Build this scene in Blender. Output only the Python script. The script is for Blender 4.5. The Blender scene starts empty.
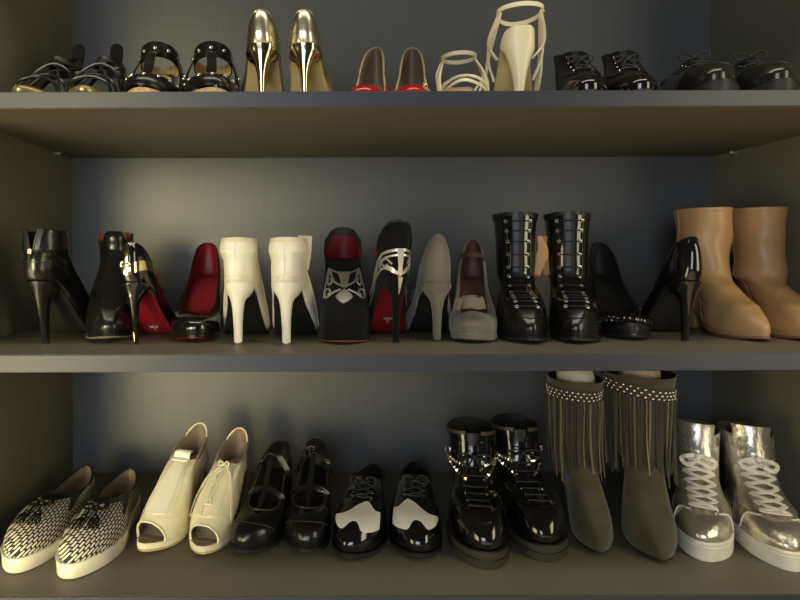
import bpy, math, random
import numpy as np
from mathutils import Vector, Matrix
random.seed(7)
rng = np.random.default_rng(5)
COL = bpy.context.scene.collection
PI = math.pi

# ------------------------------------------------------------------ camera figures (metres, pixels of an 800x600 frame)
F = 543.0; CXP = 318.0; CYP = 248.0; ROLL = 0.003
ZC = 0.964                       # camera height
YF, YB = 0.88, 1.367             # shelf front and back wall
XL, XR = -0.619, 0.991           # side walls
S3, S2, S1 = 0.400, 0.792, 1.2184  # tops of the three shelves

def ground(px, py, top):
    """world x, y of a point that stands on the shelf whose top is at height `top`"""
    py = py + ROLL * (px - CXP)
    y = (ZC - top) * F / (py - CYP)
    return (px - CXP) / F * y, y

# ------------------------------------------------------------------ interpolation
def pchip(xs, ys, x):
    xs = np.asarray(xs, float); ys = np.asarray(ys, float)
    one = ys.ndim == 1
    if one: ys = ys[:, None]
    h = np.diff(xs)[:, None]; d = np.diff(ys, axis=0) / h
    m = np.zeros_like(ys)
    if len(xs) > 2:
        a, b = d[:-1], d[1:]
        w1 = 2 * h[1:] + h[:-1]; w2 = h[1:] + 2 * h[:-1]
        ok = (a * b) > 0
        den = np.where(ok, w1 / np.where(ok, a, 1) + w2 / np.where(ok, b, 1), 1)
        m[1:-1] = np.where(ok, (w1 + w2) / den, 0)
    m[0] = d[0]; m[-1] = d[-1]
    x = np.asarray(x, float); sh = x.shape; xf = np.clip(x.ravel(), xs[0], xs[-1])
    i = np.clip(np.searchsorted(xs, xf, side='right') - 1, 0, len(xs) - 2)
    hh = (xs[i + 1] - xs[i])[:, None]; t = ((xf - xs[i])[:, None]) / hh
    r = (ys[i] * (1 + 2 * t) * (1 - t) ** 2 + m[i] * hh * t * (1 - t) ** 2
         + ys[i + 1] * t * t * (3 - 2 * t) + m[i + 1] * hh * t * t * (t - 1))
    return r[:, 0].reshape(sh) if one else r.reshape(sh + (ys.shape[1],))

def curve(pts, n):
    """smooth curve through points, n samples"""
    P = np.asarray(pts, float)
    if len(P) < 3:
        t = np.linspace(0, 1, n)[:, None]
        return P[0] * (1 - t) + P[-1] * t
    d = np.concatenate([[0], np.cumsum(np.maximum(np.linalg.norm(np.diff(P, axis=0), axis=1), 1e-6))])
    Q = np.vstack([2 * P[0] - P[1], P, 2 * P[-1] - P[-2]])
    out = []
    for s in np.linspace(0, d[-1], n):
        i = int(np.clip(np.searchsorted(d, s, side='right') - 1, 0, len(P) - 2))
        t = (s - d[i]) / (d[i + 1] - d[i])
        p0, p1, p2, p3 = Q[i], Q[i + 1], Q[i + 2], Q[i + 3]
        out.append(.5 * (2 * p1 + (p2 - p0) * t + (2 * p0 - 5 * p1 + 4 * p2 - p3) * t * t + (3 * p1 - p0 - 3 * p2 + p3) * t ** 3))
    return np.array(out)

def unit(a):
    a = np.asarray(a, float)
    return a / np.maximum(np.linalg.norm(a, axis=-1, keepdims=True), 1e-9)

# ------------------------------------------------------------------ mesh builder
class MB:
    def __init__(s): s.v = []; s.f = []
    def add(s, V, Fs):
        o = len(s.v); s.v += [tuple(map(float, p)) for p in V]
        s.f += [tuple(o + i for i in f) for f in Fs]; return s
    def grid(s, P, cu=False, mask=None, flip=False):
        P = np.asarray(P); M, N = P.shape[:2]; fs = []
        for i in range(M - 1):
            for j in range(N if cu else N - 1):
                if mask is not None and mask[i, j]: continue
                k = (j + 1) % N
                q = (i * N + j, i * N + k, (i + 1) * N + k, (i + 1) * N + j)
                fs.append(q[::-1] if flip else q)
        return s.add(P.reshape(-1, 3), fs)
    def cap(s, R, flip=False):
        """fill a symmetric ring (index 0 heel, N/2 toe) with cross strips"""
        N = len(R); fs = []
        h = N // 2
        for i in range(h):
            a, b, c, d = i, i + 1, N - i - 1, (N - i) % N
            q = (a, d, c, b) if i > 0 and i < h - 1 else ((0, N - 1, 1) if i == 0 else (i, N - i, h))
            fs.append(q if not flip else q[::-1])
        return s.add(R, fs)
    def tube(s, pts, r, n=6, closed=False):
        P = np.asarray(pts, float); m = len(P)
        T = (np.roll(P, -1, 0) - np.roll(P, 1, 0)) if closed else np.gradient(P, axis=0)
        T = unit(T); ref = np.array([.31, .17, .93])
        R = np.broadcast_to(np.asarray(r, float), (m,))
        A = unit(np.cross(T, ref)); B = np.cross(T, A)
        for k in range(1, m):                       # carry the frame along
            a = A[k - 1] - T[k] * np.dot(A[k - 1], T[k]); A[k] = a / max(np.linalg.norm(a), 1e-9); B[k] = np.cross(T[k], A[k])
        an = np.linspace(0, 2 * PI, n, endpoint=False)
        G = P[:, None] + R[:, None, None] * (np.cos(an)[None, :, None] * A[:, None] + np.sin(an)[None, :, None] * B[:, None])
        o = len(s.v)
        if closed: G = np.concatenate([G, G[:1]])
        s.grid(G, cu=True)
        if not closed:
            s.f.append(tuple(o + i for i in range(n))[::-1]); s.f.append(tuple(o + (m - 1) * n + i for i in range(n)))
        return s
    def ribbon(s, pts, nrm, w, th, closed=False):
        P = np.asarray(pts, float); Nn = unit(np.broadcast_to(nrm, P.shape)); m = len(P)
        T = (np.roll(P, -1, 0) - np.roll(P, 1, 0)) if closed else np.gradient(P, axis=0)
        T = unit(T); S = unit(np.cross(T, Nn)); Nn = unit(np.cross(S, T))
        W = np.broadcast_to(np.asarray(w, float), (m,))[:, None]
        prof = [(-.5, .25), (-.42, .95), (-.2, 1), (.2, 1), (.42, .95), (.5, .25), (.45, 0), (-.45, 0)]
        G = np.stack([P + S * W * a + Nn * th * b for a, b in prof], 1)
        o = len(s.v); n = len(prof)
        if closed: G = np.concatenate([G, G[:1]])
        s.grid(G, cu=True, flip=True)
        if not closed:
            s.f.append(tuple(o + i for i in range(n))); s.f.append(tuple(o + (m - 1) * n + i for i in range(n))[::-1])
        return s
    def box(s, c, d, M=None):
        c = np.asarray(c, float); d = np.asarray(d, float) / 2
        V = [c + d * np.array(k) for k in [(-1, -1, -1), (1, -1, -1), (1, 1, -1), (-1, 1, -1), (-1, -1, 1), (1, -1, 1), (1, 1, 1), (-1, 1, 1)]]
        if M is not None: V = [M @ v for v in V]
        return s.add(V, [(0, 3, 2, 1), (4, 5, 6, 7), (0, 1, 5, 4), (1, 2, 6, 5), (2, 3, 7, 6), (3, 0, 4, 7)])
    def blob(s, c, r, nu=12, nv=8, noise=0.0, half=False):
        r = np.broadcast_to(np.asarray(r, float), (3,)); c = np.asarray(c, float)
        th = np.linspace(0.001, PI / 2 if half else PI - .001, nv); ph = np.linspace(0, 2 * PI, nu, endpoint=False)
        D = np.stack([np.sin(th)[:, None] * np.cos(ph), np.sin(th)[:, None] * np.sin(ph), np.cos(th)[:, None] * np.ones(nu)], -1)
        k = 1 + noise * rng.standard_normal((nv, nu, 1)) if noise else 1
        return s.grid(c + D * r * k, cu=True, flip=True)
    def build(s, name, mat, parent=None, sharp=.75, bevel=0):
        me = bpy.data.meshes.new(name); me.from_pydata(s.v, [], s.f); me.validate(); me.update()
        me.materials.append(mat)
        me.shade_smooth(); me.set_sharp_from_angle(angle=sharp)
        o = bpy.data.objects.new(name, me); COL.objects.link(o)
        if parent is not None: o.parent = parent
        if bevel:
            b = o.modifiers.new('bevel', 'BEVEL'); b.width = bevel; b.segments = 2; b.limit_method = 'ANGLE'
        return o

def thing(name, cat, label='', group=None):
    o = bpy.data.objects.new(name, None); COL.objects.link(o)
    o.empty_display_size = .05; o['category'] = cat; o['label'] = label
    if group: o['group'] = group
    return o

# ------------------------------------------------------------------ a shoe surface: rings from the sole edge (v=0) up to the top line (v=1)
class Loft:
    """u: 0 heel, .25 the +x side, .5 toe, .75 the -x side.  Each key: back point, front point, width factor,
    mix towards a plain oval of half width hw, roundness, side dip, how far it follows the sole curve"""
    def __init__(s, L, wk, bk, back, front, infl, m=0, hw=.035, e=.8, dip=0, bw=1, ck=None, side=1, disp=None):
        K = len(back); col = lambda a: np.asarray(a, float) if np.ndim(a) else np.full(K, float(a))
        back = np.array(back); front = np.array(front)
        s.K = np.stack([back[:, 0], back[:, 1], front[:, 0], front[:, 1], col(infl), col(m), col(hw), col(e), col(dip), col(bw)], 1)
        s.kx = np.linspace(0, 1, K); s.L = L; s.wk = wk; s.bk = bk; s.ck = ck; s.side = side; s.disp = disp
    def prof(s, y): return pchip([a * s.L for a, b in s.wk], [b for a, b in s.wk], y)
    def bot(s, y): return pchip([a * s.L for a, b in s.bk], [b for a, b in s.bk], y)
    def cen(s, y):
        if not s.ck: return 0 * np.asarray(y)
        return s.side * pchip([a * s.L for a, b in s.ck], [b for a, b in s.ck], y)
    def P0(s, u, v):
        u, v = np.broadcast_arrays(np.asarray(u, float), np.asarray(v, float))
        k = pchip(s.kx, s.K, v); y0, z0, y1, z1, inf, m, hw, e, dip, bw = [k[..., i] for i in range(10)]
        ph = 2 * PI * u; t = (1 - np.cos(ph)) / 2; y = y0 + (y1 - y0) * t; sn = np.sin(ph)
        x = np.sign(sn) * np.abs(sn) ** e * inf * ((1 - m) * s.prof(y) + m * hw) + s.cen(y) * (1 - m)
        sm = t * t * (3 - 2 * t)
        z = bw * s.bot(y) + (z0 - bw * s.bot(y0)) * (1 - sm) + (z1 - bw * s.bot(y1)) * sm + dip * sn * sn
        return np.stack([x, y, z], -1)
    def N0(s, u, v):
        a = s.P0(np.asarray(u) + .004, v) - s.P0(np.asarray(u) - .004, v)
        v = np.asarray(v, float); b = s.P0(u, np.minimum(v + .01, 1)) - s.P0(u, np.maximum(v - .01, 0))
        return unit(np.cross(a, b))
    def P(s, u, v, off=0.0):
        p = s.P0(u, v); d = off
        if s.disp is not None:
            u, v = np.broadcast_arrays(np.asarray(u, float), np.asarray(v, float)); d = d + s.disp(u, v)
        if np.ndim(d) == 0 and d == 0: return p
        return p + s.N0(u, v) * (d[..., None] if np.ndim(d) else d)
    def ring(s, v, n=64, off=0): return s.P(np.arange(n) / n, np.full(n, v), off)
    def local(s, uc, vc):
        """flat metres (sideways, upwards) around a surface point -> (u, v)"""
        a = np.linalg.norm(s.P0(uc + .03, vc) - s.P0(uc - .03, vc)) / .06
        b = np.linalg.norm(s.P0(uc, min(vc + .05, 1)) - s.P0(uc, max(vc - .05, 0))) / (min(vc + .05, 1) - max(vc - .05, 0))
        return lambda x, h: (uc + np.asarray(x) / a, np.clip(vc + np.asarray(h) / b, 0.002, 1))
    def ux(s, v, x):
        """u on the toe side where the surface has that x, at level v"""
        lo, hi = (.5, .26) if x > 0 else (.5, .74)
        c = float(s.P0(.5, v)[0])
        for _ in range(30):
            mid = (lo + hi) / 2
            if abs(float(s.P0(mid, v)[0]) - c) < abs(x): lo = mid
            else: hi = mid
        return (lo + hi) / 2
    def patch(s, mb, fu, off=.001, nu=24, nv=10, depth=None):
        """raised panel: fu(a,b) -> u,v for a,b in 0..1, with its edges turned down to the surface"""
        a, b = np.meshgrid(np.linspace(0, 1, nu), np.linspace(0, 1, nv)); u, v = fu(a, b)
        O = s.P(u, v, off); I = s.P(u, v, -.001 if depth is None else depth)
        mb.grid(O, flip=_left(O, s, u, v))
        edge = lambda A: np.concatenate([A[0, :], A[1:, -1], A[-1, -2::-1], A[-2:0:-1, 0]])
        e1, e2 = edge(O), edge(I)
        mb.grid(np.stack([e2, e1]), cu=True, flip=_left(O, s, u, v)); return mb
    def line(s, pts, n=24, off=0.0):
        """smooth path through (u,v) points, as xyz and normals"""
        q = curve(pts, n); u, v = q[:, 0], np.clip(q[:, 1], 0, 1)
        return s.P(u, v, off), s.N0(u, v)

def _left(O, s, u, v):
    M, N = O.shape[:2]; i, j = M // 2, N // 2
    i = min(i, M - 2); j = min(j, N - 2)
    n = np.cross(O[i, j + 1] - O[i, j], O[i + 1, j] - O[i, j])
    return float(np.dot(n, s.N0(u[i, j], v[i, j]))) < 0

# ------------------------------------------------------------------ common shoe pieces
def upper(root, lf, mat, lin=None, th=.0022, name='upper', hole=None, M=36, N=72, vin=.0, lip=.05, lv=0.0, insole=None, inz=.003, lname='lining'):
    u = np.arange(N) / N; v = np.linspace(0, 1, M) ** .9
    U, V = np.meshgrid(u, v); O = lf.P(U, V); I = lf.P(U, V, -th)
    mask = None
    if hole is not None:
        um = (U + .5 / N); vm = V + .5 / M
        mask = hole(um, vm)[:-1]
    mb = MB(); mb.grid(O, cu=True, mask=mask)
    # turned edge at the top line
    top = np.stack([O[-1], (O[-1] + I[-1]) / 2 + np.array([0, 0, th * .4]), I[-1]])
    tm = None if mask is None else np.repeat(mask[-1:], 2, 0)
    mb.grid(top, cu=True, mask=tm)
    if mask is not None:                       # turned edges around the hole
        for i in range(M - 1):
            for j in range(N):
                if not mask[i, j]: continue
                k = (j + 1) % N
                for (di, dj, p, q) in ((0, -1, (i, j), (i + 1, j)), (0, 1, (i + 1, k), (i, k)), (-1, 0, (i, k), (i, j)), (1, 0, (i + 1, j), (i + 1, k))):
                    a, b = i + di, (j + dj) % N
                    if 0 <= a < M - 1 and not mask[a, b]:
                        mb.add([O[p], O[q], I[q], I[p]], [(0, 1, 2, 3)])
    up = mb.build(name, mat, root)
    if lin is not None:
        k = int(lv * (M - 1)); MB().grid(I[k:], cu=True, mask=None if mask is None else mask[k:], flip=True).build(lname, lin, root)
    if insole is not None:
        R = lf.ring(0.0, N, -th * 1.2); R[:, 2] = lf.bot(R[:, 1]) + inz
        MB().cap(R, flip=True).build('insole', insole, root)
    return up

def slab(root, lf, th, welt, mat, name='sole', zt=0.0, N=72, y0=None, ground=None, v=0.0, bev=.0012, taper=0.0):
    """sole under the shoe: outline of the lowest ring pushed out by `welt`"""
    R = lf.ring(v, N); T = unit(np.roll(R, -1, 0) - np.roll(R, 1, 0)); n2 = np.stack([T[:, 1], -T[:, 0], 0 * T[:, 0]], -1)
    raised = float(lf.bot(0.0)) > .055 and ground is None
    k = np.clip((R[:, 1] - .035) / .04, 0, 1)[:, None] if raised else 1.0     # tucked in under the covered heel
    def rg(o, zf):
        Q = R + n2 * (o * k - .0018 * (1 - k)); Q[:, 2] = zf(R[:, 1]); return Q
    top = lambda y: lf.bot(y) + zt
    low = (lambda y: lf.bot(y) + zt - th) if ground is None else (lambda y: 0 * y + ground)
    rings = [rg(welt - bev, top), rg(welt, lambda y: top(y) - bev), rg(welt - taper, lambda y: low(y) + bev), rg(welt - taper - bev, low)]
    mb = MB(); mb.grid(np.stack(rings), cu=True, flip=True); mb.cap(rings[0], flip=True); mb.cap(rings[-1])
    return mb.build(name, mat, root)

def heel(root, lf, mat, tip=(.03, .0), tw=.0055, td=.010, yb=.002, yf=.062, zs=-.001, name='heel', shape=(.55, .3, .16, .1), lift=None, back=None, e=.9, wtop=.97, nlev=None):
    """covered heel: from the seat down to a tip at local y=tip[0]; shape = how fast the breast closes"""
    y_t = tip[0]; H = float(lf.bot(.01)) - zs
    Hb = float(lf.bot(yf)) - zs
    ks = len(shape)
    zfr = [1.0] + [1 - (i + 1) / (ks + 1) for i in range(ks)] + [0.0]
    fr, bk, hw = [], [], []
    for i, zf in enumerate(zfr):
        g = 1.0 if i == 0 else (0.0 if i == len(zfr) - 1 else shape[i - 1])
        yback = yb + (y_t - td / 2 - yb) * (1 - zf) ** (back if back else .75)
        yfront = (y_t + td / 2) + (yf - (y_t + td / 2)) * g
        bk.append((yback, H * zf)); fr.append((yfront, (Hb if i == 0 else min(Hb * .98, H * zf)) if zf > 0 else 0))
        hw.append(max(tw, tw + (float(lf.prof(.02)) * wtop - tw) * g))
    n = len(zfr)
    h = Loft(lf.L, lf.wk, [(a, b - zs) for a, b in lf.bk], bk[::-1], fr[::-1], 1.0, m=[1] * (n - 1) + [1], hw=hw[::-1], e=e, bw=[0] * (n - 1) + [1])
    N = 32; U, V = np.meshgrid(np.arange(N) / N, np.linspace(0, 1, 28)); G = h.P(U, V)
    yy = np.clip(G[..., 1], 0, lf.L); tt = yy / lf.L
    lim = (2 * np.sqrt(np.maximum(tt * (1 - tt), 1e-9))) ** lf.K[0, 7] * lf.prof(yy) * 1.03 + .0012
    G[..., 0] = np.clip(G[..., 0], -lim, lim); G[..., 0] += lf.cen(0.02)
    mb = MB(); mb.grid(G, cu=True); mb.cap(G[0]); mb.cap(G[-1], flip=True)
    o = mb.build(name, mat, root)
    if lift:
        R = G[0].copy(); c = R.mean(0); R2 = c + (R - c) * 1.06; a = R2.copy(); a[:, 2] = .005; b = R2.copy(); b[:, 2] = 0
        m2 = MB(); m2.grid(np.stack([b, a]), cu=True); m2.cap(b); m2.cap(a, flip=True); m2.build('heel_tip', lift, root)
    return o

def block_heel(root, lf, mat, yf=.07, zs=.006, inset=.002, flare=1.0, name='heel'):
    R = lf.ring(0, 72); n = []
    half = [p for p in R[:37] if p[1] <= yf]
    other = [p for p in R[37:] if p[1] <= yf]
    ring = other + half; ring = np.array(ring); c = ring.mean(0)
    zt = lf.bot(ring[:, 1]) - zs
    a = c + (ring - c) * (1 - inset / .03); a[:, 2] = zt; b = c + (a - c) * flare; b[:, 2] = 0
    k = len(ring); mb = MB(); mb.grid(np.stack([b, a]), cu=True)
    o = len(mb.v); mb.f.append(tuple(range(k))[::-1]); mb.f.append(tuple(range(k, 2 * k)))
    return mb.build(name, mat, root, sharp=.6)

def laces(lf, vs, x, r=.0016, off=.002, flat=None, cross=True, bars=True):
    """one lace zigzagging between eyelets at +-x(v); returns the mesh"""
    mb = MB(); fx = x if callable(x) else (lambda v: x)
    pts = {}
    for v in vs:
        for sg in (1, -1): pts[(v, sg)] = lf.ux(v, sg * fx(v))
    def run(v0, s0, v1, s1, lift):
        u0, u1 = pts[(v0, s0)], pts[(v1, s1)]; t = np.linspace(0, 1, 13)
        p = lf.P(u0 + (u1 - u0) * t, v0 + (v1 - v0) * t); nn = lf.N0(u0 + (u1 - u0) * t, v0 + (v1 - v0) * t)
        q = p[0] + (p[-1] - p[0]) * t[:, None]                       # a taut lace cuts the corner but never dives under
        dd = np.einsum('ij,ij->i', q - p, nn); p = p + nn * (np.maximum(dd, 0) * .5)[:, None]
        p = p + nn * (off + lift * np.sin(PI * t))[:, None]
        if flat: mb.ribbon(p, nn, flat[0], flat[1])
        else: mb.tube(p, r, 6)
    vs = list(vs)
    if bars: run(vs[0], 1, vs[0], -1, .001)
    for a, b in zip(vs[:-1], vs[1:]):
        if cross:
            run(a, 1, b, -1, .0015); run(a, -1, b, 1, .0035)
        else:
            run(b, 1, b, -1, .001); sd = 1 if vs.index(a) % 2 else -1; run(a, sd, b, sd, -.001)
    return mb

def bow(mb, p, n, up, size=.02, r=.0016, flat=None, droop=.012):
    """a tied bow with two loops and two ends at p"""
    p = np.asarray(p, float); n = unit(n); up = unit(np.asarray(up, float)); sd = np.cross(n, up)
    def go(pts):
        q = np.array([p + sd * a * size + up * b * size + n * c * size for a, b, c in pts]); c = curve(q, 18)
        if flat: mb.ribbon(c, n, flat[0], flat[1])
        else: mb.tube(c, r, 6)
    for sg in (1, -1):
        go([(0, 0, .1), (sg * .5, .25, .3), (sg * 1.05, .1, .3), (sg * .95, -.25, .15), (sg * .4, -.12, .12), (0, 0, .14)])
        go([(0, 0, .1), (sg * .25, -.4, .25), (sg * .5, -1.0, .15), (sg * .45, -1.5, .1)])
    mb.blob(p + n * size * .12, size * .17, 8, 6)
    return mb

def place_at(o, lf_pt, xy, top, rot):
    """put root so that its local point lf_pt (x,y) lands on world xy on that shelf; rot = heading (0: toe points away, pi: toe to the viewer)"""
    c, s = math.cos(rot), math.sin(rot)
    o.location = (xy[0] - (c * lf_pt[0] - s * lf_pt[1]), xy[1] - (s * lf_pt[0] + c * lf_pt[1]), top)
    o.rotation_euler = (0, 0, rot); return o

_stud = {}
def studs(parent, lf, uvs, r, mat, name='stud', off=0.0, kind='dome', squash=.7):
    """small separate metal pieces set on the surface; they share one mesh"""
    key = (name, r, mat.name, kind)
    for (u, v) in uvs:
        p = lf.P(np.array(u), np.array(v), off); n = lf.N0(np.array(u), np.array(v))
        if key not in _stud:
            mb = MB()
            if kind == 'ring':
                a = np.linspace(0, 2 * PI, 12, endpoint=False); mb.tube(np.stack([np.cos(a) * r, np.sin(a) * r, 0 * a + r * .25], -1), r * .38, 5, closed=True)
            elif kind == 'pyramid':
                mb.add([(-r, -r, 0), (r, -r, 0), (r, r, 0), (-r, r, 0), (0, 0, r * 1.1)], [(0, 1, 4), (1, 2, 4), (2, 3, 4), (3, 0, 4), (0, 3, 2, 1)])
            else: mb.blob((0, 0, 0), (r, r, r * squash), 10, 5, half=True)
            o = mb.build(name, mat, parent); _stud[key] = o.data
        else:
            o = bpy.data.objects.new(name, _stud[key]); COL.objects.link(o); o.parent = parent
        o.matrix_local = Matrix.Translation(Vector(p)) @ Vector(n).to_track_quat('Z', 'Y').to_matrix().to_4x4()
# ------------------------------------------------------------------ materials
def srgb(r, g, b):
    f = lambda c: (c / 255 / 12.92) if c / 255 <= .04045 else ((c / 255 + .055) / 1.055) ** 2.4
    return (f(r), f(g), f(b), 1)

def mat(name, col, rough=.5, metal=0, bump=0, bscale=60, coat=0, sheen=0, vary=0, vscale=14, spec=.5, detail=4, dist=.003, rvary=0):
    m = bpy.data.materials.new(name); m.use_nodes = True; t = m.node_tree; b = t.nodes['Principled BSDF']
    b.inputs['Base Color'].default_value = col; b.inputs['Roughness'].default_value = rough
    b.inputs['Metallic'].default_value = metal; b.inputs['Specular IOR Level'].default_value = spec
    b.inputs['Coat Weight'].default_value = coat; b.inputs['Coat Roughness'].default_value = .06
    if sheen: b.inputs['Sheen Weight'].default_value = sheen; b.inputs['Sheen Roughness'].default_value = .5
    tc = t.nodes.new('ShaderNodeTexCoord')
    if bump:
        n = t.nodes.new('ShaderNodeTexNoise'); n.inputs['Scale'].default_value = bscale; n.inputs['Detail'].default_value = detail
        t.links.new(tc.outputs['Object'], n.inputs['Vector'])
        p = t.nodes.new('ShaderNodeBump'); p.inputs['Strength'].default_value = bump; p.inputs['Distance'].default_value = dist
        t.links.new(n.outputs['Fac'], p.inputs['Height']); t.links.new(p.outputs['Normal'], b.inputs['Normal'])
        if coat: t.links.new(p.outputs['Normal'], b.inputs['Coat Normal'])
    if vary:
        n = t.nodes.new('ShaderNodeTexNoise'); n.inputs['Scale'].default_value = vscale; n.inputs['Detail'].default_value = 5
        t.links.new(tc.outputs['Object'], n.inputs['Vector'])
        r = t.nodes.new('ShaderNodeMapRange'); r.inputs['From Min'].default_value = .3; r.inputs['From Max'].default_value = .7
        r.inputs['To Min'].default_value = 1 - vary; r.inputs['To Max'].default_value = 1 + vary
        t.links.new(n.outputs['Fac'], r.inputs['Value'])
        mx = t.nodes.new('ShaderNodeVectorMath'); mx.operation = 'SCALE'; mx.inputs[0].default_value = col[:3]
        t.links.new(r.outputs['Result'], mx.inputs['Scale']); t.links.new(mx.outputs['Vector'], b.inputs['Base Color'])
        if rvary:
            r2 = t.nodes.new('ShaderNodeMapRange'); r2.inputs['To Min'].default_value = rough - rvary; r2.inputs['To Max'].default_value = rough + rvary
            t.links.new(n.outputs['Fac'], r2.inputs['Value']); t.links.new(r2.outputs['Result'], b.inputs['Roughness'])
    return m

def board_mat(name, col, rough):
    """dark laminate with a fine linen-like streak"""
    m = mat(name, col, rough, spec=.35); t = m.node_tree; b = t.nodes['Principled BSDF']
    tc = t.nodes.new('ShaderNodeTexCoord'); out = []
    for sc in ((260, 260, 9), (9, 9, 260)):
        mp = t.nodes.new('ShaderNodeMapping'); mp.inputs['Scale'].default_value = sc
        n = t.nodes.new('ShaderNodeTexNoise'); n.inputs['Scale'].default_value = 1; n.inputs['Detail'].default_value = 3
        t.links.new(tc.outputs['Object'], mp.inputs['Vector']); t.links.new(mp.outputs['Vector'], n.inputs['Vector']); out.append(n.outputs['Fac'])
    ad = t.nodes.new('ShaderNodeMath'); ad.operation = 'ADD'; t.links.new(out[0], ad.inputs[0]); t.links.new(out[1], ad.inputs[1])
    r = t.nodes.new('ShaderNodeMapRange'); r.inputs['From Min'].default_value = .7; r.inputs['From Max'].default_value = 1.3
    r.inputs['To Min'].default_value = .94; r.inputs['To Max'].default_value = 1.06; t.links.new(ad.outputs[0], r.inputs['Value'])
    mx = t.nodes.new('ShaderNodeVectorMath'); mx.operation = 'SCALE'; mx.inputs[0].default_value = col[:3]
    t.links.new(r.outputs['Result'], mx.inputs['Scale']); t.links.new(mx.outputs['Vector'], b.inputs['Base Color'])
    bp = t.nodes.new('ShaderNodeBump'); bp.inputs['Strength'].default_value = .05; bp.inputs['Distance'].default_value = .001
    t.links.new(ad.outputs[0], bp.inputs['Height']); t.links.new(bp.outputs['Normal'], b.inputs['Normal'])
    return m

def woven_mat():
    """black and white basket weave in slanted rows of short dashes"""
    m = mat('woven', (1, 1, 1, 1), .75); t = m.node_tree; b = t.nodes['Principled BSDF']
    tc = t.nodes.new('ShaderNodeTexCoord'); sep = t.nodes.new('ShaderNodeSeparateXYZ'); t.links.new(tc.outputs['Object'], sep.inputs[0])
    ab = t.nodes.new('ShaderNodeMath'); ab.operation = 'ADD'; t.links.new(sep.outputs['X'], ab.inputs[0]); t.links.new(sep.outputs['Z'], ab.inputs[1])
    cb = t.nodes.new('ShaderNodeCombineXYZ'); t.links.new(sep.outputs['Y'], cb.inputs['X']); t.links.new(ab.outputs[0], cb.inputs['Y'])
    mp = t.nodes.new('ShaderNodeMapping'); mp.inputs['Rotation'].default_value = (0, 0, math.radians(8)); mp.inputs['Scale'].default_value = (1, 1, 1)
    t.links.new(cb.outputs[0], mp.inputs['Vector'])
    br = t.nodes.new('ShaderNodeTexBrick'); br.inputs['Scale'].default_value = 1
    br.inputs['Brick Width'].default_value = .0115; br.inputs['Row Height'].default_value = .0066; br.inputs['Mortar Size'].default_value = .0014
    br.inputs['Mortar Smooth'].default_value = .1; br.offset = .5
    br.inputs['Color1'].default_value = srgb(232, 226, 205); br.inputs['Color2'].default_value = srgb(205, 198, 176); br.inputs['Mortar'].default_value = srgb(22, 21, 20)
    t.links.new(mp.outputs[0], br.inputs['Vector']); t.links.new(br.outputs['Color'], b.inputs['Base Color'])
    bp = t.nodes.new('ShaderNodeBump'); bp.inputs['Strength'].default_value = .6; bp.inputs['Distance'].default_value = .001; bp.invert = True
    t.links.new(br.outputs['Fac'], bp.inputs['Height']); t.links.new(bp.outputs['Normal'], b.inputs['Normal'])
    return m

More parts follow.
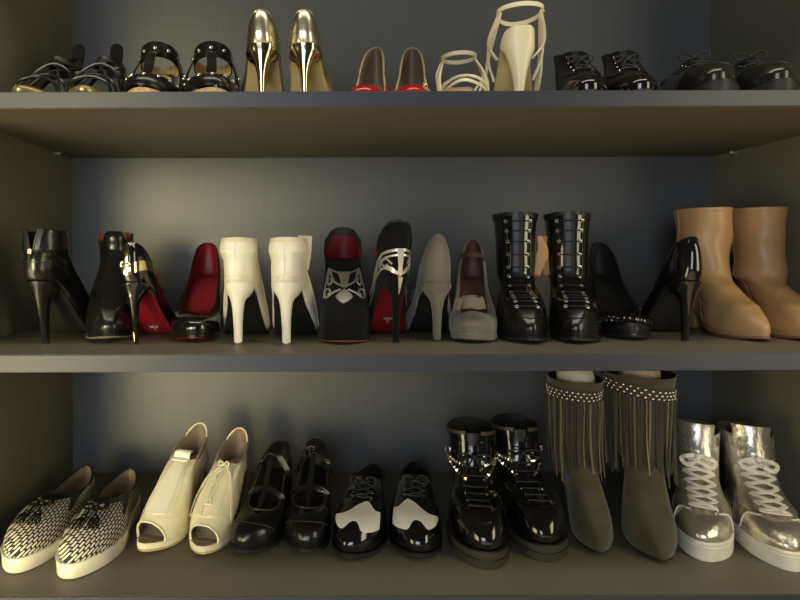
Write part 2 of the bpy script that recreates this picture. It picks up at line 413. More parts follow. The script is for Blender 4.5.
BLACK = srgb(17, 16, 16)
M = dict(
    board=board_mat('board', srgb(106, 101, 86), .5), back=board_mat('back_board', srgb(95, 96, 97), .48), edge=mat('edge', srgb(50, 53, 64), .45),
    side=board_mat('side_board', srgb(118, 113, 95), .5),
    patent=mat('black_patent', BLACK, .12, coat=.6, bump=.12, bscale=22, dist=.004, spec=.6),
    leather=mat('black_leather', srgb(20, 19, 18), .26, bump=.22, bscale=34, dist=.004, coat=.15),
    dull=mat('black_dull_leather', srgb(24, 23, 22), .42, bump=.3, bscale=90, dist=.002),
    suede=mat('black_suede', srgb(17, 16, 16), .9, sheen=.06, bump=.3, bscale=300, dist=.001, vary=.25, spec=.15),
    bootsole=mat('boot_rubber', srgb(64, 58, 46), .5, bump=.2, bscale=120, dist=.001),
    blacksole=mat('black_rubber', srgb(28, 27, 25), .55, bump=.2, bscale=120, dist=.001),
    brownlin=mat('brown_lining', srgb(112, 70, 48), .6, bump=.15, bscale=80),
    tanlin=mat('tan_lining', srgb(196, 150, 98), .55, bump=.15, bscale=80),
    beigelin=mat('beige_lining', srgb(176, 150, 112), .6, bump=.1, bscale=80),
    greylin=mat('taupe_lining', srgb(124, 108, 90), .6, bump=.1, bscale=80),
    darklin=mat('dark_lining', srgb(30, 27, 25), .7),
    redlin=mat('red_lining', srgb(116, 16, 30), .5, bump=.1, bscale=60),
    darkred=mat('dark_red_lining', srgb(104, 14, 26), .65),
    redsole=mat('red_sole', srgb(112, 16, 28), .4, bump=.1, bscale=50, vary=.25),
    redpatent=mat('red_patent', srgb(176, 14, 24), .2, coat=.5),
    cream=mat('cream_leather', srgb(232, 222, 190), .42, bump=.14, bscale=45, dist=.003, vary=.05),
    white=mat('white_leather', srgb(238, 232, 214), .36, bump=.12, bscale=40, dist=.003, vary=.04),
    offwhite=mat('off_white_rubber', srgb(236, 230, 208), .5, vary=.07, vscale=30),
    whiteflap=mat('white_tongue', srgb(244, 240, 226), .45),
    gold=mat('gold_leather', srgb(222, 215, 188), .30, metal=1, bump=.12, bscale=50, dist=.003),
    bandmetal=mat('pale_gold_metal', srgb(226, 214, 180), .14, metal=1),
    goldmirror=mat('gold_mirror', srgb(206, 195, 164), .1, metal=1),
    goldsole=mat('beige_sole', srgb(196, 172, 120), .45),
    brass=mat('brass', srgb(212, 186, 120), .2, metal=1),
    silver=mat('silver_metal', srgb(244, 240, 230), .40, metal=.9),
    steel=mat('steel', srgb(190, 188, 182), .25, metal=1),
    silverlea=mat('silver_leather', srgb(222, 216, 200), .32, metal=.85, vary=.4, vscale=45, bump=.9, bscale=120, dist=.005, detail=5),
    silversmooth=mat('smooth_silver_leather', srgb(226, 220, 202), .28, metal=.85, bump=.5, bscale=70, dist=.004),
    nude=mat('nude_leather', srgb(196, 170, 134), .4, bump=.12, bscale=60),
    creamstrap=mat('cream_strap', srgb(238, 226, 188), .34, bump=.08, bscale=60),
    tan=mat('tan_leather', srgb(184, 144, 98), .4, bump=.16, bscale=30, dist=.006, vary=.1, vscale=9),
    tansole=mat('tan_sole', srgb(120, 92, 60), .55),
    greysuede=mat('grey_suede', srgb(118, 110, 96), .9, sheen=.3, bump=.3, bscale=260, dist=.001, vary=.15, spec=.15),
    olive=mat('olive_suede', srgb(78, 71, 50), .82, sheen=.25, bump=.3, bscale=180, dist=.001, vary=.28, vscale=18, spec=.2),
    olivestrand=mat('olive_strand', srgb(50, 44, 34), .75, sheen=.2, vary=.2, vscale=60),
    chain=mat('gold_chain', srgb(160, 148, 110), .32, metal=1, bump=.8, bscale=420, dist=.002),
    gem=mat('gem', srgb(236, 230, 208), .1, metal=1),
    lacewhite=mat('white_lace', srgb(240, 234, 214), .7, bump=.3, bscale=300, dist=.001),
    lace=mat('black_lace', srgb(22, 21, 20), .6, bump=.4, bscale=300, dist=.001),
    paper=mat('tissue_paper', srgb(214, 204, 184), .7, bump=.7, bscale=30, dist=.01),
    pinkpaper=mat('pink_tissue_paper', srgb(206, 176, 150), .7, bump=.7, bscale=30, dist=.01),
    cork=mat('cork', srgb(196, 164, 110), .7, vary=.25, vscale=160),
    bluegrey=mat('blue_grey_insole', srgb(70, 75, 80), .4),
    woven=woven_mat(),
    chainstrand=mat('light_olive_strand', srgb(104, 92, 62), .7, sheen=.2, vary=.2, vscale=60),
    piping=mat('dark_piping', srgb(48, 43, 34), .4),
    toeold=mat('pale_gold_toe', srgb(150, 134, 84), .25, metal=.6),
    greytoe=mat('black_satin', srgb(34, 32, 28), .24, coat=.3, bump=.08, bscale=20),
)
# ------------------------------------------------------------------ surface recipes
W_POINT = [(0, .024), (.12, .027), (.35, .026), (.55, .034), (.7, .039), (.82, .037), (.92, .029), (1, .018)]
W_ALMOND = [(0, .025), (.12, .028), (.35, .027), (.55, .035), (.7, .039), (.84, .037), (.94, .029), (1, .018)]
W_ROUND = [(0, .027), (.12, .030), (.35, .029), (.55, .037), (.7, .042), (.85, .042), (.94, .037), (1, .026)]
W_WIDE = [(0, .031), (.12, .035), (.35, .035), (.55, .043), (.7, .049), (.85, .049), (.94, .043), (1, .03)]
BANANA = [(0, 0), (.3, .002), (.6, -.002), (.8, -.001), (1, .004)]

def pitch(H, st=.005, spring=.006, ball=.68):
    return [(0, H), (.1, H * .985), (.22, H * .88), (.38, H * .58), (.52, H * .25 + st * .6), (ball - .04, st + .002 + H * .01), (ball + .06, st), (.88, st + spring * .3), (1, st + spring)]

def pump_loft(L, H, wk=W_ALMOND, bh=.062, yT=.12, zT=.05, th=.04, dip=-.012, st=.005, side=1, topw=.86, e=.72, lean=.004, spring=.006):
    b = pitch(H, st, spring); zt = st + spring
    fy = [0, -.006, .10, .34, .68, 1]; fz = [0, .32, .66, .86, .97, 1]
    front = [(L + (yT - L) * a, zt + (zT - zt) * c) for a, c in zip(fy, fz)]
    bz = [0, .1, .32, .58, .82, 1]; by = [.005, .0015, -.002, -.0015, .002, .006 + lean]
    back = [(y, H + bh * c) for y, c in zip(by, bz)]
    return Loft(L, wk, b, back, front, [1, 1.035, 1.05, 1.02, .95, topw], e=[e, e, e + .04, e + .1, e + .16, e + .2],
                dip=[0, 0, dip * .15, dip * .45, dip * .75, dip], bw=[1, 1, .9, .85, .8, .75], ck=BANANA, side=side)

def boot_loft(L, H, wk, top, ankle, toe=.045, inst=(.62, .085), st=.006, spring=.006, side=1, e=.7, dip=(0, 0), toppt=None, disp=None, calf=None, infl=1.0, heel_out=0, vampy=.82, vampz=None):
    """top/ankle: (y back, y front, z, half width)"""
    b = pitch(H, st, spring) if H > .03 else [(0, H), (.3, H * .95), (.55, st + (H - st) * .4), (.7, st), (.9, st + spring * .4), (1, st + spring)]
    zt = st + spring
    ya, yaf, za, wa = ankle; yt, ytf, zt2, wt = top
    vz = vampz if vampz else zt + toe + .012
    ym, ymf, zm, wm = ((ya + yt) / 2, (yaf + ytf) / 2, (za + zt2) / 2, (wa + wt) / 2) if calf is None else calf
    front = [(L, zt), (L + .0015, zt + toe * .35), (L - .014, zt + toe * .8), (L * vampy, vz), (L * inst[0], inst[1]), (yaf, za), (ymf, zm), (ytf, zt2)]
    k = min(1.0, (za - H) * .86 / .055)
    back = [(.005, H), (.0, H + .008 * k), (-.003 - heel_out, H + .024 * k), (-.003 - heel_out, H + .04 * k), (0, H + .055 * k), (ya, za), (ym, zm), (yt, zt2)]
    return Loft(L, wk, b, back, front, [1, 1.04 * infl, 1.05 * infl, 1.03 * infl, 1, 1, 1, 1], m=[0, 0, 0, .08, .45, 1, 1, 1], hw=[.03, .03, .03, .034, wa * .98, wa, wm, wt],
                e=[e, e, e, e + .05, .85, .95, 1, 1], dip=[0, 0, 0, 0, 0, 0, dip[0], dip[1]], bw=[1, 1, 1, .8, .3, 0, 0, 0], ck=BANANA, side=side, disp=disp)

def band(lf, v0, v1, off=.0012, u0=0.0, u1=1.0, n=72, under=-.0006):
    """raised strip that runs round the shoe between two heights (numbers or functions of u)"""
    f0 = v0 if callable(v0) else (lambda u: 0 * u + v0); f1 = v1 if callable(v1) else (lambda u: 0 * u + v1)
    closed = (u1 - u0) >= .999
    u = u0 + np.arange(n) / n if closed else np.linspace(u0, u1, n)
    k = np.linspace(0, 1, 6)[:, None]; V = f0(u) + (f1(u) - f0(u)) * k; U = u + 0 * V
    O = lf.P(U, V, off); I = lf.P(U, V, under)
    G = np.concatenate([I[:1], O, I[-1:]]); mb = MB(); mb.grid(G, cu=closed)
    if not closed:
        for j, fl in ((0, False), (n - 1, True)):
            mb.grid(np.stack([O[:, j], I[:, j]], 0), flip=fl)
    return mb

def seam(lf, pts, r=.0007, n=30, off=.0004):
    return MB().tube(lf.line(pts, n, off)[0], r, 5)

def strap_over(pts, w, th, ctr, n=24):
    """free strap through 3-D points, its flat side facing away from ctr"""
    p = curve(pts, n); return MB().ribbon(p, unit(p - np.asarray(ctr)), w, th)

def buckle(p, n, t, a=.007, b=.006, r=.0011, prong=True):
    """rectangular buckle frame at p facing n, long side along t"""
    n = unit(n); t = unit(np.asarray(t) - n * np.dot(t, n)); s = np.cross(n, t); mb = MB(); q = []
    for k in range(24):
        an = 2 * PI * k / 24; c, d = math.cos(an), math.sin(an); sc = 1 / max(abs(c) ** 4 + abs(d) ** 4, 1e-6) ** .25
        q.append(p + t * a * c * sc + s * b * d * sc + n * r)
    mb.tube(q, r, 6, closed=True)
    if prong: mb.tube([p - t * a + n * r * 2, p + n * r * 2.6, p + t * a * 1.05 + n * r * 2], r * .7, 5)
    return mb

def eagle(parent, lf_point, n, up, size, mat):
    """small spread-wing emblem pressed into a sole"""
    n = unit(n); up = unit(np.asarray(up) - n * np.dot(up, n)); s = np.cross(up, n); pl = [(0, 1), (.16, .72), (.3, .62), (1, .75), (.86, .3), (.4, .12), (.2, -.2), (.34, -.9), (0, -.62)]
    pl = pl + [(-x, y) for x, y in pl[-2:0:-1]]
    V = [lf_point + n * .0008 + (s * x + up * y) * size for x, y in pl]; V2 = [v - n * .0016 for v in V]; k = len(V)
    c = [lf_point + n * .0012]
    mb = MB(); mb.add(V + V2 + c, [(i, (i + 1) % k, 2 * k) for i in range(k)] + [(i, k + i, k + (i + 1) % k, (i + 1) % k) for i in range(k)])
    return mb.build('emblem', mat, parent)

# ------------------------------------------------------------------ bottom shelf
def slip_on(side):
    r = thing('slip_on_shoe', 'shoe'); L = .272
    wk = [(0, .029), (.12, .033), (.35, .034), (.55, .041), (.7, .046), (.84, .044), (.94, .037), (1, .026)]
    b = [(0, .024), (.6, .022), (1, .024)]; yT = .135
    fy = [0, .0, .09, .36, .7, 1]; fz = [0, .3, .55, .80, .95, 1]
    front = [(L + (yT - L) * a, .024 + .052 * c) for a, c in zip(fy, fz)]
    back = [(.004, .024), (.001, .032), (-.002, .048), (-.001, .062), (.002, .074), (.006, .082)]
    lf = Loft(L, wk, b, back, front, [1, 1.02, 1.0, .96, .9, .82], e=[.62, .64, .72, .82, .9, .95], dip=[0, 0, 0, -.003, -.007, -.012], bw=.9, ck=BANANA, side=side)
    upper(r, lf, M['woven'], M['greylin'], insole=M['beigelin'])
    slab(r, lf, .026, .0035, M['offwhite'], zt=.004, taper=.001)
    MB().tube(lf.ring(.0, 72, .0037) + np.array([0, 0, .0035]), .0009, 5, closed=True).build('foxing_stripe', M['offwhite'], r)
    band(lf, lambda u: .91 - .02 * np.exp(-((u - .5) / .12) ** 2) - .40 * np.exp(-((np.abs(u - .5) - .20) / .035) ** 2), 1.0, .0016).build('topline_binding', M['dull'], r)
    MB().tube(lf.ring(1.0, 72, -.0008), .0024, 6, closed=True).build('topline_edge', M['dull'], r)
    # bow with two tassels on the vamp
    p = lf.P(np.array(.5), np.array(.8), .004); n = lf.N0(np.array(.5), np.array(.8)); fw = np.array([0, 1, -.25])
    t = MB()
    for sg in (1, -1):
        t.tube(curve([p, p + np.array([sg * .012, -.004, .005]), p + np.array([sg * .022, .003, .004]), p + np.array([sg * .014, .008, .002]), p], 14), .0026, 6)
    t.blob(p + n * .002, (.006, .005, .004), 8, 6)
    tas = t.build('tassel_bow', M['leather'], r)
    for sg in (1, -1):
        k = MB()
        a = p + np.array([sg * .002, .003, .001]); e = p + np.array([sg * .009, .026, -.003])
        k.tube([a, (a + e) / 2 + n * .004, e], .0022, 6); k.blob(e, (.0045, .005, .004), 8, 6)
        for i in range(7):
            o = (i - 3) * .0017; q = e + np.array([o, .002, 0]); k.tube([q, q + np.array([o * .5 + sg * .003, .012, -.003 + .0006 * abs(i - 3)]), q + np.array([o + sg * .005, .024, -.009])], .001, 5)
        k.build('tassel', M['leather'], tas)
    return r, lf

def peep_bootie(side, laced):
    r = thing('peep_toe_shoe', 'shoe'); L = .215; H = .108
    wk = [(0, .025), (.12, .028), (.35, .028), (.55, .038), (.7, .043), (.84, .040), (.94, .032), (1, .021)]
    b = pitch(H, .014, .004); yT = .083; zt = .018
    fy = [0, .0, .07, .26, .60, .85, 1]; fz = [0, .13, .28, .46, .73, .92, 1]
    front = [(L + (yT - L) * a, zt + (.128 - zt) * c) for a, c in zip(fy, fz)]
    back = [(.005, H), (.001, H + .008), (-.002, H + .022), (-.003, H + .036), (-.001, H + .05), (.003, H + .062), (.006, H + .07)]
    lf = Loft(L, wk, b, back, front, [1, 1.04, 1.06, 1.04, 1.02, .98, .9], m=[0, 0, 0, .05, .3, .5, .6], hw=.034, e=[.6, .6, .64, .7, .78, .86, .92],
              dip=[0, 0, 0, 0, -.004, -.012, -.022], bw=[1, 1, .9, .8, .6, .45, .4], ck=BANANA, side=side)
    hole = lambda U, V: ((U - .5) / .112) ** 2 + ((V - .09) / .29) ** 2 < 1
    upper(r, lf, M['cream'], M['greylin'], hole=lambda U, V: hole(U, V) & (V > .02), insole=M['beigelin'], inz=.002, M=48, N=120)
    a = np.linspace(-.244, PI + .244, 48)
    pu = .5 + .112 * np.cos(a); pv = np.clip(.09 + .29 * np.sin(a), .02, 1)
    MB().tube(lf.P(pu, pv, .0006), .0021, 6).build('toe_binding', M['cream'], r)
    slab(r, lf, .010, .0015, M['cream'], name='platform', zt=.002); slab(r, lf, .004, .001, M['goldsole'], zt=-.0085)
    heel(r, lf, M['cream'], tip=(.03, 0), tw=.009, td=.016, yf=.06, shape=(.55, .35, .2, .1), lift=M['blacksole'])
    MB().tube(lf.ring(.995, 72, .0004), .0017, 6, closed=True).build('topline_binding', M['cream'], r)
    sv = .46
    seam(lf, [(.29, .12), (.38, sv - .04), (.5, sv), (.62, sv - .04), (.71, .12)], .0009).build('vamp_seam', M['cream'], r)
    if laced:
        for sg in (1, -1):
            lf.patch(MB(), lambda A, B: (.5 + sg * (.012 + A * (.05 + .05 * B)), .47 + B * .5), .0022, 10, 14).build('lace_panel', M['cream'], r)
            MB().ribbon(*lf.line([(.5 + sg * .012, .94), (.5 + sg * .07, .8), (.5 + sg * .12, .62), (.5 + sg * .155, .44), (.5 + sg * .17, .3)], 24, .003), .007, .0014).build('lace', M['cream'], r)
        laces(lf, [.55, .66, .77, .88], .006, .0014, .004).build('lace', M['white'], r)
        p = lf.P(np.array(.5), np.array(.92), .005)
        bow(MB(), p, lf.N0(np.array(.5), np.array(.92)), (0, -.5, 1), .014, .0015).build('bow', M['cream'], r)
    else:
        lf.patch(MB(), lambda A, B: (.5 + (A - .5) * .12, .46 + B * .53), .0016, 12, 14).build('tongue', M['white'], r)
        p, n = lf.line([(.5, .92), (.5, .97), (.5, 1.0)], 8, .003)
        e = p[-1]; q = np.vstack([p, [e + np.array([0, -.002, .006]), e + np.array([0, -.008, .010]), e + np.array([0, -.016, .008])]])
        MB().ribbon(curve(q, 20), np.array([0, .6, .8]), .038, .003).build('tongue_flap', M['whiteflap'], r)
        for sg in (1, -1):
            seam(lf, [(.5 + sg * .07, .98), (.5 + sg * .085, .75), (.5 + sg * .09, .5), (.5 + sg * .06, .43)], .0012).build('panel_edge', M['cream'], r)
    return r, lf

def mary_jane(side, bow_on):
    r = thing('mary_jane_shoe', 'shoe'); L = .222; H = .078
    lf = pump_loft(L, H, W_ROUND, bh=.064, yT=.152, zT=.057, th=.05, dip=-.014, st=.009, side=side, topw=.93, e=.62)
    upper(r, lf, M['leather'], M['darklin'], insole=M['dull'])
    slab(r, lf, .007, .002, M['blacksole'])
    heel(r, lf, M['leather'], tip=(.03, 0), tw=.016, td=.03, yf=.062, shape=(.8, .6, .42, .2), lift=M['blacksole'])
    MB().tube(lf.ring(.995, 72, .0004), .0015, 6, closed=True).build('topline_piping', M['piping'], r)
    seam(lf, [(.36, .40), (.42, .56), (.5, .62), (.58, .56), (.64, .40)], .0009, 30, .0006).build('toe_stitching', M['piping'], r)
    q = lambda u, v=.96: lf.P(np.array(u), np.array(v), .0015)
    # two straps over the instep and one running up the middle
    for (ua, hh, nm) in ((.315, .016, 'instep_strap'), (.215, .036, 'ankle_strap')):
        a, c = q(ua), q(1 - ua); mid = (a + c) / 2 + np.array([0, .004, hh])
        ctr = (a + c) / 2 + np.array([0, 0, -.02])
        pts = [a + np.array([0, 0, -.012]), a, a * .72 + c * .28 + np.array([0, .003, hh * .8]), mid, a * .28 + c * .72 + np.array([0, .003, hh * .8]), c, c + np.array([0, 0, -.012])]
        s = strap_over(pts, .0125, .0024, ctr + np.array([0, -.03, 0]), 30).build(nm, M['leather'], r)
        bx = side * .024
        cp = curve(pts, 60); i = int(np.argmin(np.abs(cp[:, 0] - bx) + 10 * (cp[:, 2] < min(a[2], c[2]) + .002))); n = unit(cp[i] - ctr)
        buckle(cp[i] + n * .002, n, cp[min(i + 1, 59)] - cp[i - 1], .0075, .007, .0012).build('buckle', M['steel'], s)
    th_ = q(.5, .97); a2 = (q(.215) + q(.785)) / 2 + np.array([0, .002, .037])
    m1 = (q(.315) + q(.685)) / 2 + np.array([0, .004, .019])
    strap_over([th_ + np.array([0, .006, .001]), th_, m1, a2, a2 + np.array([0, -.008, 0])], .011, .002, (0, .1, 0), 20).build('centre_strap', M['leather'], r)
    if bow_on:
        bow(MB(), a2 + np.array([side * -.012, .004, .004]), (0, .7, .7), (0, -.5, .7), .012, .0013).build('bow', M['piping'], r)
    return r, lf

def oxford_loft(L, wk, H=.028, st=.011, collar=.078, thr=(.118, .096), toe=.05, side=1, dip=-.02, infl=1.0):
    b = [(0, H), (.25, H * .97), (.45, st + (H - st) * .5), (.62, st), (.85, st + .001), (1, st + .006)]; zt = st + .006
    front = [(L, zt), (L + .001, zt + toe * .3), (L - .012, zt + toe * .68), (L - .04, zt + toe * .95), (L - .085, zt + toe * 1.12), (L - .115, (zt + toe * 1.15 + thr[1]) / 2), thr]
    back = [(.005, H), (.001, H + .008), (-.002, H + .02), (-.003, H + .032), (0, H + .042), (.004, collar - .006), (.008, collar)]
    return Loft(L, wk, b, back, front, [1, 1.03 * infl, 1.04 * infl, 1.0, .96, .9, .84], m=[0, 0, 0, 0, .15, .4, .6], hw=.036, e=[.62, .62, .66, .74, .82, .9, .95],
                dip=[0, 0, 0, 0, -.002, dip * .5, dip], bw=[1, 1, .95, .9, .7, .5, .4], ck=BANANA, side=side)

def oxford(side):
    r = thing('oxford_shoe', 'shoe'); L = .268
    lf = oxford_loft(L, [(0, .025), (.12, .029), (.35, .031), (.55, .041), (.7, .048), (.85, .048), (.94, .042), (1, .03)], H=.026, st=.008, side=side, collar=.077, thr=(.105, .089), toe=.048)
    upper(r, lf, M['patent'], M['darklin'], insole=M['darklin'])
    slab(r, lf, .0075, .004, M['blacksole']); block_heel(r, lf, M['blacksole'], .07, .0075)
    MB().tube(lf.ring(0, 72, .003) + np.array([0, 0, .001]), .0012, 5, closed=True).build('welt', M['dull'], r)
    # white saddle with a peak towards the laces and a notched lower edge
    def strip(A, B):
        a = (A - .5) * 2 * side
        up = .585 + .10 * np.exp(-((a - .25) / .38) ** 2) - .16 * np.maximum(-a, 0) ** 1.2 - .12 * np.maximum(a - .3, 0)
        lo = .34 + .13 * np.exp(-(a / .22) ** 2) - .03 * np.abs(a)
        lo = lo + .10 * np.maximum(-a - .2, 0)
        return .5 + (A - .5) * .255, lo + (up - lo) * B
    lf.patch(MB(), strip, .0014, 40, 12).build('white_saddle', M['white'], r)
    for sg in (1, -1):
        lf.patch(MB(), lambda A, B: (.5 + sg * (.03 + A * .12), .70 + B * .29), .0018, 12, 12).build('quarter', M['patent'], r)
        studs(r, lf, [(lf.ux(v, sg * .017), v) for v in (.72, .79, .86, .93)], .002, M['steel'], 'eyelet', .0022, 'ring')
    lf.patch(MB(), lambda A, B: (.5 + (A - .5) * .10, .66 + B * .33), .0008, 10, 10).build('tongue', M['dull'], r)
    laces(lf, [.72, .79, .86, .93], .016, .0016, .004).build('lace', M['lace'], r)
    v = .88; p = lf.P(np.array(.5), np.array(v), .007)
    bow(MB(), p, lf.N0(np.array(.5), np.array(v)), (0, -.6, .6), .027, .0015).build('bow', M['lace'], r)
    return r, lf

def combat_boot(side):
    r = thing('combat_boot', 'boot'); L = .285
    lf = boot_loft(L, .032, W_WIDE, (.012, .112, .190, .047), (.012, .126, .115, .043), toe=.050, inst=(.62, .086), st=.025, spring=.004, side=side, e=.6, dip=(0, -.006), calf=(.010, .116, .157, .044), vampz=.086, vampy=.84)
    upper(r, lf, M['patent'], M['darklin'], insole=M['darklin'], hole=lambda U, V: (np.abs(U - .5) < .045) & (V > .86), N=96)
    slab(r, lf, .024, .006, M['bootsole'], ground=0.0, zt=.001)
    MB().tube(lf.ring(0, 72, .0066) + np.array([0, 0, -.012]), .0008, 5, closed=True).build('sole_groove', M['dull'], r)
    MB().tube(lf.ring(0, 72, .0045) + np.array([0, 0, .002]), .0014, 5, closed=True).build('welt', M['dull'], r)
    band(lf, .965, 1.0, .0018, .55, 1.45).build('collar_padding', M['bootsole'], r)
    lf.patch(MB(), lambda A, B: (.5 + (A - .5) * .13, .52 + B * .46), -.0035, 12, 16, -.006).build('tongue', M['dull'], r)
    for sg in (1, -1):
        lf.patch(MB(), lambda A, B: (.5 + sg * (.034 + A * (.13 - .03 * B)), .40 + B * .50), .0016, 12, 16).build('quarter', M['patent'], r)
        seam(lf, [(.5 + sg * .035, .405), (.5 + sg * .10, .395), (.5 + sg * .165, .34), (.5 + sg * .19, .20)], .0011, 24, .002).build('stitching', M['dull'], r)
        studs(r, lf, [(lf.ux(v, sg * .019), v) for v in (.43, .49, .55, .61, .67, .73, .79)], .0024, M['steel'], 'eyelet', .002, 'ring')
    laces(lf, [.43, .49, .55, .61, .67, .73, .79], .018, .0019, .004, cross=False).build('lace', M['lace'], r)
    bow(MB(), lf.P(np.array(.5), np.array(.80), .008), lf.N0(np.array(.5), np.array(.8)), (0, 0, 1), .030, .0017).build('bow', M['lace'], r)
    # two studded straps crossing at the ankle
    for (f, nm) in ((lambda u: .685 + .05 * np.cos(4 * PI * (u - .5)) * -1, 'studded_strap'), (lambda u: .765 + 0 * u - .03 * np.cos(2 * PI * (u - .5)), 'studded_strap')):
        s = band(lf, lambda u: f(u) - .022, lambda u: f(u) + .022, .0034, .56, 1.44).build(nm, M['patent'], r)
        us = np.concatenate([np.linspace(.562, .76, 11), np.linspace(.24, .438, 11)])
        studs(s, lf, [(u, float(f(np.array(u if u > .5 else u + 1.0)))) for u in us],   .0033, M['bandmetal'], 'stud', .0032, 'pyramid')
    u = .5 + side * .19
    buckle(lf.P(np.array(u), np.array(.80), .005), lf.N0(np.array(u), np.array(.86)), np.array([0., 1, 0]), .011, .010, .0018).build('buckle', M['steel'], r)
    return r, lf

def fringe_boot(side):
    r = thing('fringed_boot', 'boot'); L = .235; H = .09
    lf = boot_loft(L, H, W_POINT, (-.005, .125, .305, .062), (.004, .092, .165, .044), toe=.046, inst=(.60, .112), st=.005, side=side, e=.68, calf=(-.006, .112, .24, .053), infl=1.08,
                   disp=lambda u, v: .0016 * np.sin(23 * v + 5 * np.sin(2 * PI * u)) * np.clip((v - .45) * 4, 0, 1))
    upper(r, lf, M['olive'], M['darklin'], insole=M['darklin'])
    slab(r, lf, .004, .0004, M['blacksole']); heel(r, lf, M['olive'], tip=(.03, 0), tw=.011, td=.02, yf=.06, shape=(.6, .4, .25, .15), lift=M['blacksole'])
    tl = (lambda u: .022 * np.sin(2 * PI * u)) if side < 0 else (lambda u: 0 * u)
    b = band(lf, lambda u: .905 + tl(u), lambda u: .965 + tl(u), .003).build('jewelled_band', M['olivestrand'], r)
    for v in (.918, .935, .952):
        studs(b, lf, [(u, v + float(tl(u))) for u in (np.arange(32) + (.5 if v == .935 else 0)) / 32], .0026, M['gem'], 'rhinestone', .003)
    n = 62
    for i in range(n):
        u = (i + .3 * rng.random()) / n; vb = .91 + float(tl(u)); p = lf.P(np.array(u), np.array(vb), .0045 + .0015 * (i % 2)); nn = lf.N0(np.array(u), np.array(vb)); nn[2] = 0; nn = unit(nn)
        ln = .145 + .026 * rng.random(); sw = (rng.random(2) - .5) * .010
        q = []
        for k in range(7):
            t = k / 6; z = p[2] - ln * t
            vv = float(np.interp(z, [float(lf.P0(np.array(u), np.array(w))[2]) for w in (.5, .6, .7, .8, .9, .93)], (.5, .6, .7, .8, .9, .93)))
            s = lf.P(np.array(u), np.array(vv), .0045); d = .8 * np.array([p[0], p[1]]) + .2 * s[:2]
            q.append([d[0] + sw[0] * t * t, d[1] + sw[1] * t * t, z])
        gold = i % 7 == 3
        mb = MB(); (mb.tube(curve(q, 12), .0013, 5) if gold else mb.ribbon(curve(q, 12), unit(nn + .5 * rng.standard_normal(3) * np.array([1, 1, 0])), .0048, .0016))
        o = mb.build('chain_strand' if gold else 'fringe_strand', M['chain'] if gold else (M['chainstrand'] if rng.random() < .28 else M['olivestrand']), r)
        if gold: o['label'] = 'gold chain strand'
    return r, lf

